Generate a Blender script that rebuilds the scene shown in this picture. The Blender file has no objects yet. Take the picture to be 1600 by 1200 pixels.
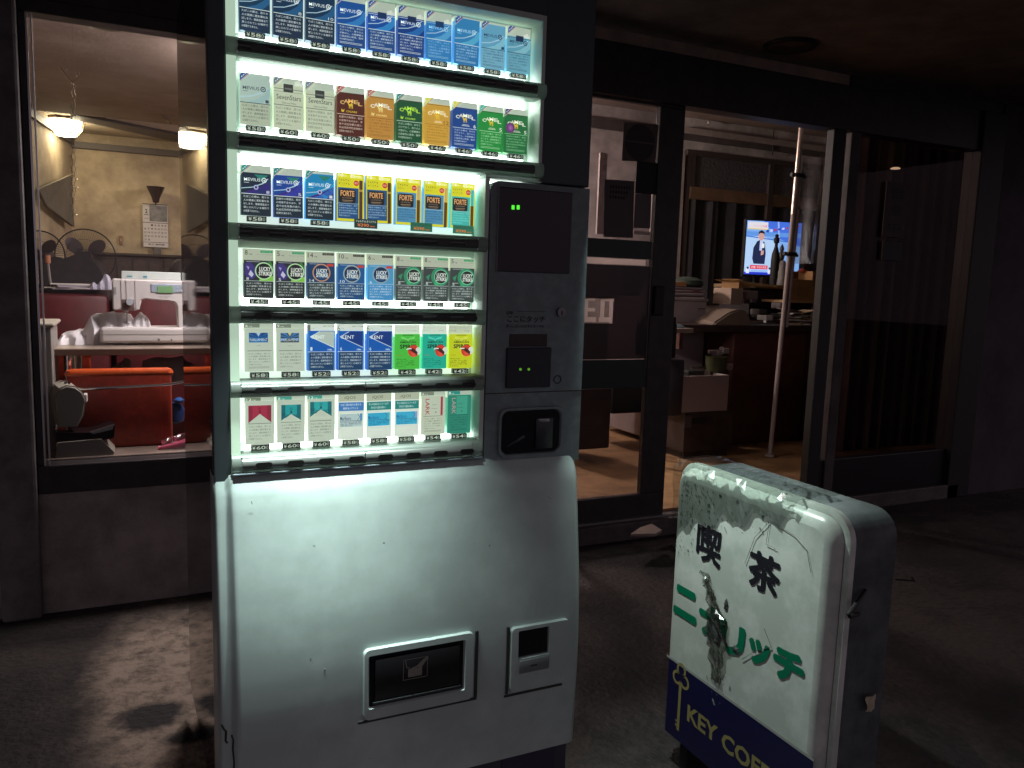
import bpy, bmesh, math, random
from mathutils import Vector, Matrix
random.seed(7)
S = bpy.context.scene
COL = S.collection
# ------------------------------------------------------------------ camera
YAW, PIT, ROLL, FPX = .4476, -.1271, .0318, 1245.88
CAM = Vector((-.1964, -1.6284, 1.2101))
cy, sy, cp, sp, cr, sr = math.cos(YAW), math.sin(YAW), math.cos(PIT), math.sin(PIT), math.cos(ROLL), math.sin(ROLL)
FW = Vector((sy*cp, cy*cp, sp)); RT0 = Vector((cy, -sy, 0)); UP0 = RT0.cross(FW)
RT = cr*RT0 + sr*UP0; UP = -sr*RT0 + cr*UP0
cam = bpy.data.cameras.new('camera'); camo = bpy.data.objects.new('camera', cam); COL.objects.link(camo)
cam.sensor_width = 36; cam.lens = FPX/1600*36; cam.clip_start = .05; cam.clip_end = 200
m3 = Matrix((RT, UP, -FW)).transposed()
camo.matrix_world = Matrix.Translation(CAM) @ m3.to_4x4()
S.camera = camo
# ------------------------------------------------------------------ night world
w = bpy.data.worlds.new('World'); S.world = w; w.use_nodes = True
bg = w.node_tree.nodes['Background']
bg.inputs[0].default_value = (.52, .42, .49, 1); bg.inputs[1].default_value = .44
S.view_settings.view_transform = 'Standard'; S.view_settings.look = 'None'
S.view_settings.exposure = 0; S.view_settings.gamma = 1
S.cycles.max_bounces = 8; S.cycles.diffuse_bounces = 4; S.cycles.glossy_bounces = 4; S.cycles.transparent_max_bounces = 12
S.cycles.caustics_reflective = False; S.cycles.caustics_refractive = False

def ray(px, py): return FW + RT*((px-800)/FPX) + UP*((600-py)/FPX)
def at(px, py, Y): d = ray(px, py); return CAM + d*((Y-CAM.y)/d.y)
def atx(px, py, X): d = ray(px, py); return CAM + d*((X-CAM.x)/d.x)
def atz(px, py, Z): d = ray(px, py); return CAM + d*((Z-CAM.z)/d.z)

# ------------------------------------------------------------------ materials
_M = {}
def lin(c): return tuple((x/255/12.92 if x/255 <= .04045 else ((x/255+.055)/1.055)**2.4) for x in c)
def mat(name, col, rough=.55, metal=0., emit=0., noise=0., nscale=8., bump=0., bscale=60., col2=None, spec=.5, coat=0.):
    if name in _M: return _M[name]
    m = bpy.data.materials.new(name); m.use_nodes = True; nt = m.node_tree; b = nt.nodes['Principled BSDF']
    b.inputs['Base Color'].default_value = (*col, 1); b.inputs['Roughness'].default_value = rough
    b.inputs['Metallic'].default_value = metal; b.inputs['Specular IOR Level'].default_value = spec
    b.inputs['Coat Weight'].default_value = coat
    if emit:
        b.inputs['Emission Color'].default_value = (*col, 1); b.inputs['Emission Strength'].default_value = emit
    if noise or bump:
        tc = nt.nodes.new('ShaderNodeTexCoord')
    if noise:
        n = nt.nodes.new('ShaderNodeTexNoise'); n.inputs['Scale'].default_value = nscale; n.inputs['Detail'].default_value = 8
        n.inputs['Roughness'].default_value = .65
        nt.links.new(tc.outputs['Object'], n.inputs['Vector'])
        r = nt.nodes.new('ShaderNodeValToRGB'); r.color_ramp.elements[0].position = .5-.5*min(noise, .9)*.5; r.color_ramp.elements[1].position = .62
        c2 = col2 or tuple(c*(1-noise) for c in col)
        r.color_ramp.elements[0].color = (*c2, 1); r.color_ramp.elements[1].color = (*col, 1)
        nt.links.new(n.outputs['Fac'], r.inputs[0]); nt.links.new(r.outputs[0], b.inputs['Base Color'])
    if bump:
        n2 = nt.nodes.new('ShaderNodeTexNoise'); n2.inputs['Scale'].default_value = bscale; n2.inputs['Detail'].default_value = 6
        nt.links.new(tc.outputs['Object'], n2.inputs['Vector'])
        bp = nt.nodes.new('ShaderNodeBump'); bp.inputs['Strength'].default_value = bump; bp.inputs['Distance'].default_value = .01
        nt.links.new(n2.outputs['Fac'], bp.inputs['Height']); nt.links.new(bp.outputs[0], b.inputs['Normal'])
    _M[name] = m; return m
def glassmat(name, tint=(1, 1, 1), refl=.5, rough=.0, base=.04):
    if name in _M: return _M[name]
    m = bpy.data.materials.new(name); m.use_nodes = True; nt = m.node_tree; nt.nodes.clear()
    o = nt.nodes.new('ShaderNodeOutputMaterial'); t = nt.nodes.new('ShaderNodeBsdfTransparent'); t.inputs[0].default_value = (*tint, 1)
    g = nt.nodes.new('ShaderNodeBsdfGlossy'); g.inputs['Roughness'].default_value = rough
    f = nt.nodes.new('ShaderNodeFresnel'); f.inputs[0].default_value = 1.45
    mu = nt.nodes.new('ShaderNodeMath'); mu.operation = 'MULTIPLY_ADD'; mu.inputs[1].default_value = refl; mu.inputs[2].default_value = base
    mu.use_clamp = True
    x = nt.nodes.new('ShaderNodeMixShader')
    nt.links.new(f.outputs[0], mu.inputs[0]); nt.links.new(mu.outputs[0], x.inputs[0]); nt.links.new(t.outputs[0], x.inputs[1])
    nt.links.new(g.outputs[0], x.inputs[2]); nt.links.new(x.outputs[0], o.inputs[0])
    _M[name] = m; return m
def backlit(name, col):
    m = bpy.data.materials.new(name); m.use_nodes = True; nt = m.node_tree; nt.nodes.clear(); o = nt.nodes.new('ShaderNodeOutputMaterial')
    a = nt.nodes.new('ShaderNodeBsdfTranslucent'); a.inputs[0].default_value = (*col, 1); b = nt.nodes.new('ShaderNodeBsdfTransparent'); b.inputs[0].default_value = (.9, .9, .9, 1); x = nt.nodes.new('ShaderNodeMixShader'); x.inputs[0].default_value = .55
    nt.links.new(b.outputs[0], x.inputs[1]); nt.links.new(a.outputs[0], x.inputs[2]); nt.links.new(x.outputs[0], o.inputs[0]); return m
def ink0(rgb): rgb = tuple(int(c) for c in rgb); return mat('paint_%d_%d_%d' % rgb, lin(rgb), .6)
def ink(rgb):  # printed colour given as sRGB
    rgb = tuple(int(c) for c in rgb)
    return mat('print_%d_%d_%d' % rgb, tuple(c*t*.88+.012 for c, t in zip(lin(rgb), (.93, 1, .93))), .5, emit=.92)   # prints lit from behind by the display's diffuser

# ------------------------------------------------------------------ mesh builder
class MB:
    def __init__(s): s.v = []; s.f = []; s.mi = []; s.mats = []; s.sm = []
    def _m(s, m):
        if m not in s.mats: s.mats.append(m)
        return s.mats.index(m)
    def add(s, vs, fs, m, smooth=False):
        o = len(s.v); s.v += [tuple(v) for v in vs]; i = s._m(m)
        for f in fs: s.f.append(tuple(o+k for k in f)); s.mi.append(i); s.sm.append(smooth)
        return s
    def bm(s, b, m, smooth=False, M=None):
        b.verts.ensure_lookup_table(); b.verts.index_update()
        vs = [(M @ v.co if M else v.co) for v in b.verts]
        s.add(vs, [[v.index for v in f.verts] for f in b.faces], m, smooth); b.free(); return s
    def box(s, a, c, m, bev=0., seg=2, M=None, smooth=False):
        b = bmesh.new(); bmesh.ops.create_cube(b, size=1)
        a = Vector(a); c = Vector(c)
        for v in b.verts: v.co = Vector([(a[i]+c[i])/2 + v.co[i]*abs(c[i]-a[i]) for i in range(3)])
        if bev: bmesh.ops.bevel(b, geom=list(b.edges), offset=bev, segments=seg, profile=.5, affect='EDGES')
        return s.bm(b, m, smooth or bool(bev and seg > 2), M)
    def cyl(s, p0, p1, r, m, n=16, r1=None, smooth=True):
        p0 = Vector(p0); p1 = Vector(p1); r1 = r if r1 is None else r1
        d = (p1-p0).normalized(); u = d.orthogonal().normalized(); w_ = d.cross(u)
        vs = [p0+(u*math.cos(t)+w_*math.sin(t))*r for t in [2*math.pi*k/n for k in range(n)]]
        vs += [p1+(u*math.cos(t)+w_*math.sin(t))*r1 for t in [2*math.pi*k/n for k in range(n)]]
        s.add(vs, [(k, (k+1) % n, n+(k+1) % n, n+k) for k in range(n)], m, smooth)
        s.add(vs[:n], [tuple(range(n))[::-1]], m); s.add(vs[n:], [tuple(range(n))], m)
        return s
    def tube(s, pts, r, m, n=8):
        pts = [Vector(p) for p in pts]; rings = []; vs = []
        u = None
        for i, p in enumerate(pts):
            d = (pts[min(i+1, len(pts)-1)]-pts[max(i-1, 0)]).normalized()
            u = d.orthogonal().normalized() if u is None else (u-d*u.dot(d)).normalized()
            w_ = d.cross(u)
            vs += [p+(u*math.cos(t)+w_*math.sin(t))*r for t in [2*math.pi*k/n for k in range(n)]]
        fs = [(i*n+k, i*n+(k+1) % n, (i+1)*n+(k+1) % n, (i+1)*n+k) for i in range(len(pts)-1) for k in range(n)]
        fs += [tuple(range(n))[::-1], tuple((len(pts)-1)*n+k for k in range(n))]
        return s.add(vs, fs, m, True)
    def lathe(s, c, prof, m, n=24, M=None):
        c = Vector(c); vs = []
        for r, z in prof: vs += [c+Vector((r*math.cos(2*math.pi*k/n), r*math.sin(2*math.pi*k/n), z)) for k in range(n)]
        if M: vs = [M @ v for v in vs]
        fs = [(i*n+k, i*n+(k+1) % n, (i+1)*n+(k+1) % n, (i+1)*n+k) for i in range(len(prof)-1) for k in range(n)]
        fs += [tuple(range(n))[::-1], tuple((len(prof)-1)*n+k for k in range(n))]
        return s.add(vs, fs, m, True)
    def prism(s, pts, dv, m, smooth=False):   # extrude a polygon by vector dv
        pts = [Vector(p) for p in pts]; n = len(pts); dv = Vector(dv)
        vs = pts+[p+dv for p in pts]
        s.add(vs, [tuple(range(n))[::-1], tuple(range(n, 2*n))], m)
        return s.add(vs, [(k, (k+1) % n, n+(k+1) % n, n+k) for k in range(n)], m, smooth)
    def build(s, name, parent=None, loc=None):
        me = bpy.data.meshes.new(name); me.from_pydata(s.v, [], s.f)
        for m in s.mats: me.materials.append(m)
        me.polygons.foreach_set('material_index', s.mi); me.polygons.foreach_set('use_smooth', s.sm)
        b = bmesh.new(); b.from_mesh(me); bmesh.ops.recalc_face_normals(b, faces=b.faces)
        b.to_mesh(me); b.free()
        if any(s.sm):
            try: me.set_sharp_from_angle(angle=math.radians(38))
            except Exception: pass
        o = bpy.data.objects.new(name, me); COL.objects.link(o)
        if parent:
            o.parent = parent; pw = parent
            off = Vector((0, 0, 0))
            while pw: off += Vector(pw.location); pw = pw.parent
            o.location = -off
        return o
def tag(o, label=None, cat=None, group=None, kind=None):
    if label: o['label'] = label
    if cat: o['category'] = cat
    if group: o['group'] = group
    if kind: o['kind'] = kind
    return o
def thing(name, label, cat, loc=(0, 0, 0), group=None):
    o = bpy.data.objects.new(name, None); COL.objects.link(o); o.location = loc; o.empty_display_size = .05
    return tag(o, label, cat, group)
def box(name, a, c, m, parent=None, bev=0.): return MB().box(a, c, m, bev).build(name, parent)
def struct(o): o['kind'] = 'structure'; return o
def center(o):   # move a lone mesh's origin to its base centre
    me = o.data; xs = [v.co for v in me.vertices]
    lo = Vector([min(v[i] for v in xs) for i in range(3)]); hi = Vector([max(v[i] for v in xs) for i in range(3)])
    c = Vector(((lo.x+hi.x)/2, (lo.y+hi.y)/2, lo.z)); me.transform(Matrix.Translation(-c)); o.location = c; return o

# ------------------------------------------------------------------ lettering
_T = {}
def glyphs(txt, bold=0.):
    k = (txt, bold)
    if k in _T: return _T[k]
    cu = bpy.data.curves.new('t', 'FONT'); cu.body = txt; cu.size = 1; cu.offset = bold; cu.resolution_u = 2; cu.space_line = 1.
    ob = bpy.data.objects.new('t', cu); COL.objects.link(ob)
    me = bpy.data.meshes.new_from_object(ob.evaluated_get(bpy.context.evaluated_depsgraph_get()))
    vs = [v.co.copy() for v in me.vertices]; fs = [tuple(p.vertices) for p in me.polygons]
    bpy.data.objects.remove(ob); bpy.data.curves.remove(cu); bpy.data.meshes.remove(me)
    if not vs: _T[k] = ([], []); return _T[k]
    x0 = min(v.x for v in vs); x1 = max(v.x for v in vs); y0 = min(v.y for v in vs); y1 = max(v.y for v in vs)
    vs = [((v.x-x0)/max(x1-x0, 1e-6), (v.y-y0)/max(y1-y0, 1e-6)) for v in vs]
    _T[k] = (vs, fs); return _T[k]
class Flat:
    """printing on a plane: origin o, right vector u, up vector v, outward normal n; lengths in mm"""
    def __init__(s, mb, o, u, v, n): s.mb = mb; s.o = Vector(o); s.u = Vector(u)*.001; s.v = Vector(v)*.001; s.n = Vector(n)
    def p(s, x, y, l): return s.o+s.u*x+s.v*y+s.n*(.00025*l)
    def R(s, x0, y0, x1, y1, c, l=1): s.P([(x0, y0), (x1, y0), (x1, y1), (x0, y1)], c, l)
    def P(s, pts, c, l=1): s.mb.add([s.p(x, y, l) for x, y in pts], [tuple(range(len(pts)))], c if not isinstance(c, tuple) else ink(c))
    def C(s, x, y, r, c, l=1, n=24, ry=None): ry = ry or r; s.P([(x+r*math.cos(2*math.pi*k/n), y+ry*math.sin(2*math.pi*k/n)) for k in range(n)], c, l)
    def ring(s, x, y, r, r2, c, l=1, n=28):
        for k in range(n):
            a, b = 2*math.pi*k/n, 2*math.pi*(k+1)/n
            s.P([(x+r*math.cos(a), y+r*math.sin(a)), (x+r*math.cos(b), y+r*math.sin(b)), (x+r2*math.cos(b), y+r2*math.sin(b)), (x+r2*math.cos(a), y+r2*math.sin(a))], c, l)
    def T(s, t, x0, y0, x1, y1, c, l=2, b=0., rot=0):
        vs, fs = glyphs(t, b)
        if rot == 90: q = [(x1-(y)*(x1-x0), y1-(x)*(y1-y0)) for x, y in vs]; q = [(x0+y*(x1-x0), y1-x*(y1-y0)) for x, y in vs]
        else: q = [(x0+x*(x1-x0), y0+y*(y1-y0)) for x, y in vs]
        s.mb.add([s.p(x, y, l) for x, y in q], fs, c if not isinstance(c, tuple) else ink(c))

# ------------------------------------------------------------------ common materials
BLK = mat('black_paint', (.012, .012, .015), .35, noise=.3, nscale=20)
BLKM = mat('black_metal_frame', (.036, .030, .033), .45, noise=.4, nscale=14)
WHITE = mat('white_enamel', (.80, .84, .80), .4)
ALU = mat('aluminium', (.62, .62, .62), .3, 1.)
CHROME = mat('chrome', (.8, .8, .8), .12, 1.)
RUB = mat('black_rubber', (.01, .01, .01), .6)
PAPER = mat('paper', (.68, .66, .62), .8, noise=.15, nscale=5)
GLASS = glassmat('window_glass', (.95, .96, .96), .18, base=.012)

# ================================================================== SETTING
def ground_material():
    m = bpy.data.materials.new('worn_concrete_ground'); m.use_nodes = True; nt = m.node_tree; b = nt.nodes['Principled BSDF']
    tc = nt.nodes.new('ShaderNodeTexCoord')
    n = nt.nodes.new('ShaderNodeTexNoise'); n.inputs['Scale'].default_value = 2.2; n.inputs['Detail'].default_value = 10; n.inputs['Roughness'].default_value = .7; n.inputs['Distortion'].default_value = .6
    n2 = nt.nodes.new('ShaderNodeTexNoise'); n2.inputs['Scale'].default_value = 45; n2.inputs['Detail'].default_value = 6
    r = nt.nodes.new('ShaderNodeValToRGB'); r.color_ramp.elements[0].position = .40; r.color_ramp.elements[1].position = .56
    r.color_ramp.elements[0].color = (.012, .010, .010, 1); r.color_ramp.elements[1].color = (.050, .038, .036, 1)
    mx = nt.nodes.new('ShaderNodeMix'); mx.data_type = 'RGBA'; mx.blend_type = 'MULTIPLY'; mx.inputs[0].default_value = .7
    r2 = nt.nodes.new('ShaderNodeValToRGB'); r2.color_ramp.elements[0].position = .35; r2.color_ramp.elements[0].color = (.35, .33, .32, 1); r2.color_ramp.elements[1].position = .6
    nt.links.new(tc.outputs['Object'], n.inputs['Vector']); nt.links.new(tc.outputs['Object'], n2.inputs['Vector'])
    nt.links.new(n.outputs['Fac'], r.inputs[0]); nt.links.new(n2.outputs['Fac'], r2.inputs[0])
    nt.links.new(r.outputs[0], mx.inputs[6]); nt.links.new(r2.outputs[0], mx.inputs[7]); nt.links.new(mx.outputs[2], b.inputs['Base Color'])
    ad = nt.nodes.new('ShaderNodeMath'); ad.operation = 'ADD'; nt.links.new(n.outputs['Fac'], ad.inputs[0]); nt.links.new(n2.outputs['Fac'], ad.inputs[1])
    bp = nt.nodes.new('ShaderNodeBump'); bp.inputs['Strength'].default_value = .8; bp.inputs['Distance'].default_value = .012
    nt.links.new(ad.outputs[0], bp.inputs['Height']); nt.links.new(bp.outputs[0], b.inputs['Normal'])
    b.inputs['Roughness'].default_value = .75
    # window light painted in as a pale patch, plus a dark damp stain, ragged edges
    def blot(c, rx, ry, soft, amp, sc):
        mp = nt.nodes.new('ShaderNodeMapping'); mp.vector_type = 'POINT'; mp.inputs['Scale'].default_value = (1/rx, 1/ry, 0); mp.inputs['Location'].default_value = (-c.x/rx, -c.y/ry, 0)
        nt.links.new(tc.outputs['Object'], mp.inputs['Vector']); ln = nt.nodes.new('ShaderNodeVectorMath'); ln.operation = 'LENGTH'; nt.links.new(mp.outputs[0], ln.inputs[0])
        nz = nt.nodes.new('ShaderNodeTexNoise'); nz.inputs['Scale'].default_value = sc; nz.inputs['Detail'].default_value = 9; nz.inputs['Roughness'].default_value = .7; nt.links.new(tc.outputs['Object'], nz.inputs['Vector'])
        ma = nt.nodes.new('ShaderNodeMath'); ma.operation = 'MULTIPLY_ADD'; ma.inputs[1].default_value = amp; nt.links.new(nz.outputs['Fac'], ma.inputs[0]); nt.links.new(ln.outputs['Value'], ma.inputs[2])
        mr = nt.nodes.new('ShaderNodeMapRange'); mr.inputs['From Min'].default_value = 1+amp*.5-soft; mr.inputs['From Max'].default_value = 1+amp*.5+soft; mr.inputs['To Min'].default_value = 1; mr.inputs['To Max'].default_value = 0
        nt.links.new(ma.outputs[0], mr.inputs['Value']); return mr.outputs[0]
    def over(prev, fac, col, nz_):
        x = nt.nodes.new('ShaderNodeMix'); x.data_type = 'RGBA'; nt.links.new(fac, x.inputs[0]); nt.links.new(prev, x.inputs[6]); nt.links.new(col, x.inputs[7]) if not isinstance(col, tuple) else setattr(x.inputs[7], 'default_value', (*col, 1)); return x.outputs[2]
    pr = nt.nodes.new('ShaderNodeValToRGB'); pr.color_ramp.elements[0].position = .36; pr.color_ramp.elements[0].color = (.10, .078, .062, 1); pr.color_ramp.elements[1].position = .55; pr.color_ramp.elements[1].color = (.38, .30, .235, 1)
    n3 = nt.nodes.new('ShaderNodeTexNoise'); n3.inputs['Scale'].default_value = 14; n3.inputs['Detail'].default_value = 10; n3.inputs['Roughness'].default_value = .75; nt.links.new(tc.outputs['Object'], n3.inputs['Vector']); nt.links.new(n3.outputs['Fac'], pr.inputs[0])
    col = over(mx.outputs[2], blot(atz(275, 1075, 0), .22, .62, .22, .8, 5), pr.outputs[0], 0)  # pale ellipse: pool of window light put into the ground colour
    col = over(col, blot(atz(238, 1118, 0), .085, .075, .25, 1.2, 16), (.020, .016, .018), 0)
    col = over(col, blot(atz(300, 1150, 0), .07, .03, .25, 1.0, 20), (.020, .016, .018), 0)
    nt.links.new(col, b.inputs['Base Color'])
    return m
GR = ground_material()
PAVE = mat('pale_concrete_slab', (.34, .27, .21), .8, noise=.6, nscale=4.5, bump=.8, bscale=28, col2=(.10, .08, .065))
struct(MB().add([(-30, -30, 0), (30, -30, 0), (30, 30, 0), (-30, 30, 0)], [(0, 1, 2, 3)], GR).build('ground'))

WY = 1.5           # the shop front's plane
FLZ = .10          # floor level inside
PLAST = mat('beige_plaster', (.50, .40, .26), .85, noise=.35, nscale=3, bump=.15, bscale=30, col2=(.30, .23, .15))
PLAST2 = mat('stained_grey_plaster', (.62, .56, .53), .85, noise=.45, nscale=3.4, bump=.2, col2=(.36, .32, .29))
CEIL1 = mat('stained_brown_ceiling', (.36, .29, .25), .9, noise=.4, nscale=3, bump=.15, bscale=60, col2=(.27, .21, .18))
CEIL2 = mat('cream_ceiling', (.55, .46, .33), .9, noise=.3, nscale=3)
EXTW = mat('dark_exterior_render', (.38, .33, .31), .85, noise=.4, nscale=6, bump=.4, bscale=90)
SOFF = mat('soffit_board', (.20, .165, .15), .9, noise=.35, nscale=5, bump=.3)
FLOORI = mat('worn_wood_floor', (.44, .26, .12), .6, noise=.6, nscale=5, bump=.2, col2=(.22, .12, .055))
DBRN = mat('dark_brown_wood', (.055, .035, .03), .5, noise=.4, nscale=9)
WAIN = mat('dark_wainscot', (.075, .05, .048), .6, noise=.4, nscale=8)
MOLD = mat('picture_rail', (.10, .08, .065), .6)

# inside: floor, ceiling, walls
struct(MB().box((-2.2, WY+.06, FLZ-.05), (7.6, 5.6, FLZ), FLOORI).build('interior_floor'))
LY = 5.2   # left room's far wall
CZ = 2.16
struct(MB().box((-2.2, WY+.06, CZ), (1.5, 4.2, CZ+.2), CEIL1).build('interior_ceiling'))
struct(MB().box((-2.2, 4.2, CZ+.035), (1.5, LY+.3, CZ+.2), CEIL2).build('interior_ceiling'))
struct(MB().box((1.5, WY+.06, 2.75), (7.6, 5.6, 2.85), CEIL1).build('interior_ceiling'))
struct(MB().box((1.5, WY+.06, CZ+.2), (1.56, 5.2, 2.75), CEIL1).build('interior_ceiling'))
cx = at(115, 300, LY).x
zr0 = at(200, 239, LY).z; zr1 = at(200, 229, LY).z; zw = at(200, 400, LY).z
mb = MB(); mb.box((cx, LY, FLZ), (1.6, LY+.1, CZ+.1), PLAST)
struct(mb.build('interior_wall'))
# angled wall at the left
pL = at(50, 300, 4.1)
d = Vector((pL.x-cx, 4.1-LY, 0)); pE = Vector((cx, LY, 0))+d*2.2
mb = MB(); mb.prism([(cx, LY, FLZ), (pE.x, pE.y, FLZ), (pE.x, pE.y, CZ+.1), (cx, LY, CZ+.1)], (-.1, .05, 0), PLAST); struct(mb.build('interior_wall'))
struct(MB().box((-2.3, WY+.06, FLZ), (-2.2, LY+.3, CZ+.2), PLAST).build('interior_wall'))
rl = thing('picture_rail', 'dark brown rail running round the cream wall under the ceiling', 'moulding', (cx, LY, zr0))
MB().box((cx, LY-.03, zr0), (1.6, LY-.002, zr1), MOLD, .004).build('rail', rl)
nn = Vector((d.y, -d.x, 0)).normalized(); nn = nn if nn.x > 0 else -nn
a = Vector((cx, LY-.03, zr0+.02)); MB().prism([a, (pE.x, pE.y, zr0+.02), (pE.x, pE.y, zr1+.02), (a.x, a.y, zr1+.02)], nn*.02, MOLD).build('rail', rl)
wn = MB().box((cx+.01, LY-.04, FLZ), (1.6, LY-.002, zw), WAIN, .003)
for k in range(18): wn.box((cx+.05+k*.11, LY-.046, FLZ), (cx+.055+k*.11, LY-.04, zw-.02), BLK)
wn.box((cx+.01, LY-.06, zw), (1.6, LY-.002, zw+.02), DBRN, .003)
tag(center(wn.build('wainscot')), 'dark wooden wainscot below the cream wall behind the fans', 'wainscot')
# dark beam, and a far ceiling wedge with cool light painted lilac
zb = CZ+.03
q = [atz(118, 180, zb-.03), atz(285, 213, zb-.03), atz(285, 224, zb-.03), atz(110, 186, zb-.03)]
mb = MB(); mb.prism([(p.x, p.y, zb-.03) for p in q], (0, 0, .03), MOLD); tag(center(mb.build('ceiling_beam')), 'slanting brown beam across the cream ceiling behind the round lamp', 'beam')
LILAC = mat('cool_lit_ceiling', (.62, .58, .66), .9, noise=.15)
q = [(-.45, 4.25), (1.3, 4.25), (1.3, 5.1)]
q = [atz(152, 181, zb), atz(300, 181, zb), atz(300, 216, zb)]
mb = MB(); mb.prism([(p.x, max(p.y, 4.22), zb-.012) for p in q], (0, 0, .016), LILAC); tag(center(mb.build('far_ceiling_wedge')), 'pale lilac wedge of far ceiling, cool light in its colour, right of lamp', 'ceiling panel')
# triangular boarding on the left wall
q = [at(61, 296, 4.0), at(112, 273, 4.85), at(116, 354, 4.85), at(74, 322, 4.2)]
mb = MB(); mb.prism(q, (-.02, .02, 0), mat('grey_green_board', (.16, .135, .10), .8, noise=.2)); tag(center(mb.build('wall_board')), 'grey brown slanting board fixed to the cream wall above the fans', 'board')

# right-hand room
RY = 4.5
mb = MB(); mb.box((1.6, RY, FLZ), (7.5, RY+.1, 2.8), PLAST2); struct(mb.build('interior_wall'))
struct(MB().box((7.4, 1.56, FLZ), (7.5, RY, 2.8), PLAST).build('interior_wall'))
struct(MB().box((1.56, RY+.0, FLZ), (1.66, LY, 2.75), PLAST2).build('interior_wall'))

# ---- the building's front
bl = thing('cafe_building', 'dark street front of the old cafe behind the vending machine', 'building', (1.5, WY, 0))
xl = at(52, 300, WY).x-.0; zs = at(200, 717, WY).z
zt = 2.065
MB().box((-.52, WY-.02, 0), (1.5, WY+.05, .435), EXTW, .004).build('lower_wall', bl)
MB().box((-6, WY-.01, 0), (-.62, WY+.06, 2.4), EXTW).build('wall', bl)
MB().box((1.3, WY-.02, .435), (1.62, WY+.06, 2.4), BLKM).build('wall', bl)
MB().box((-.62, WY-.06, 0), (-.50, WY+.06, 2.4), mat('grey_pilaster', (.19, .17, .17), .6, noise=.4, nscale=9), .01).build('pilaster', bl)
MB().box((-.50, WY-.03, zt), (1.62, WY+.06, 2.4), BLKM).build('header', bl)
MB().box((1.62, WY-.03, 2.04), (4.4, WY+.06, 2.262), BLKM, .003).build('header', bl)
MB().box((1.60, WY-.012, 2.262), (3.17, WY+.05, 2.318), mat('bare_plaster_strip', (.60, .46, .38), .9, noise=.3, nscale=7), .002).build('plaster_strip', bl)
MB().box((3.17, WY-.02, 2.262), (6, WY+.05, 2.318), BLKM).build('header', bl)
MB().box((-6, -2.2, 2.32), (6, WY+.3, 2.44), SOFF).build('soffit', bl)
for (px, py, z, r) in ((1235, 70, 2.319, .115),):
    c = atz(px, py, z); MB().lathe((c.x, c.y, z-.012), [(r, 0), (r*1.05, .006), (r*1.05, .012)], BLK, 32).lathe((c.x, c.y, z-.016), [(r*.8, .002), (r*.85, .006)], DBRN, 24).build('recessed_downlight', bl)
c = atz(165, 38, CZ); dl = MB(); dl.lathe((c.x, c.y, CZ-.012), [(.055, 0), (.07, .004), (.075, .012)], BLK, 28)
tag(center(dl.build('recessed_downlight')), 'unlit dark round downlight in the brown ceiling inside the window', 'downlight')

# display window at the left
wi = MB()
x0, x1 = -.50, 1.3
wi.box((x0, WY-.035, .435), (x1, WY+.045, zs), BLKM, .004)
wi.box((x0, WY-.03, zt-.045), (x1, WY+.045, zt), BLKM, .003)
wi.box((x0, WY-.03, zs), (xl, WY+.045, zt-.045), BLKM, .003)
wi.box((.62, WY-.03, zs), (.68, WY+.045, zt-.045), BLKM, .003)
wf = wi.build('window', bl)
mb = MB()
mb.box((xl-.0, WY-.034, zs), (xl+.006, WY-.026, zt-.05), ALU); mb.box((xl+.014, WY-.03, zs), (xl+.019, WY-.022, zt-.05), ALU)
mb.build('metal_bead', wf)
MB().box((xl+.002, WY+.004, zs+.001), (.62, WY+.008, zt-.046), GLASS).build('pane', wf)

# door threshold step
ts = MB(); ts.box((1.55, WY-.05, 0), (4.3, WY+.10, .085), mat('stone_threshold', (.11, .095, .09), .6, noise=.4, nscale=12), .006)
ts.box((1.6, WY-.01, .085), (4.2, WY+.004, .093), ALU)
ts.build('threshold', bl)
# sliding door leaf
dx0 = at(903, 500, WY+.02).x; DY = WY+.02
gx1 = 2.02
dr = thing('sliding_door', 'black framed glass sliding door with dark green bands and stickers', 'door', (1.85, DY, .09))
zdt = 2.03
mb = MB()
mb.box((1.55, DY-.015, .09), (2.16, DY+.02, .205), BLKM, .003); mb.box((1.55, DY-.015, zdt-.0), (2.16, DY+.02, 2.06), BLKM, .003)
mb.box((1.55, DY-.015, .205), (1.585, DY+.02, zdt), BLKM, .003); mb.box((gx1, DY-.015, .205), (2.16, DY+.02, zdt), BLKM, .004)
mb.build('frame', dr)
MB().box((1.586, DY, .206), (gx1-.001, DY+.004, zdt-.001), glassmat('door_glass', (.72, .70, .72), .2, base=.012)).build('pane', dr)
GRN = mat('dark_green_band', (.008, .028, .022), .4)
for (y0, y1) in ((374, 403), (562, 606)):
    a = at(960, y0, DY); b = at(960, y1, DY)
    MB().box((1.59, DY-.006, b.z), (gx1-.004, DY-.002, a.z), GRN).build('green_band', dr)
a = at(960, 404, DY).z; b = at(960, 413, DY).z
MB().box((1.60, DY-.007, b), (1.985, DY-.002, a), backlit('white_translucent_band', (.85, .78, .74))).build('white_band', dr)
a = at(960, 414, DY).z; b = at(960, 561, DY).z; c_ = at(925, 466, DY).z; d_ = at(925, 505, DY).z
fm = MB(); FMM = glassmat('dark_window_film', (.20, .17, .175), .4, .3, .03)
fm.box((1.60, DY-.005, c_), (gx1-.004, DY-.003, a), FMM).box((1.60, DY-.005, b), (gx1-.004, DY-.003, d_), FMM).box((1.82, DY-.005, d_), (gx1-.004, DY-.003, c_), FMM).build('dark_film', dr)
hd = MB(); hz = at(1040, 470, DY).z; hd.box((2.03, DY-.035, hz-.07), (2.085, DY-.015, hz+.07), RUB, .006); hd.build('handle', dr)
fl = Flat(MB(), (1.62, DY-.008, at(940, 503, DY).z), (1, 0, 0), (0, 0, 1), (0, -1, 0))
LG = backlit('pale_translucent_film', (.85, .78, .74))
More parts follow.
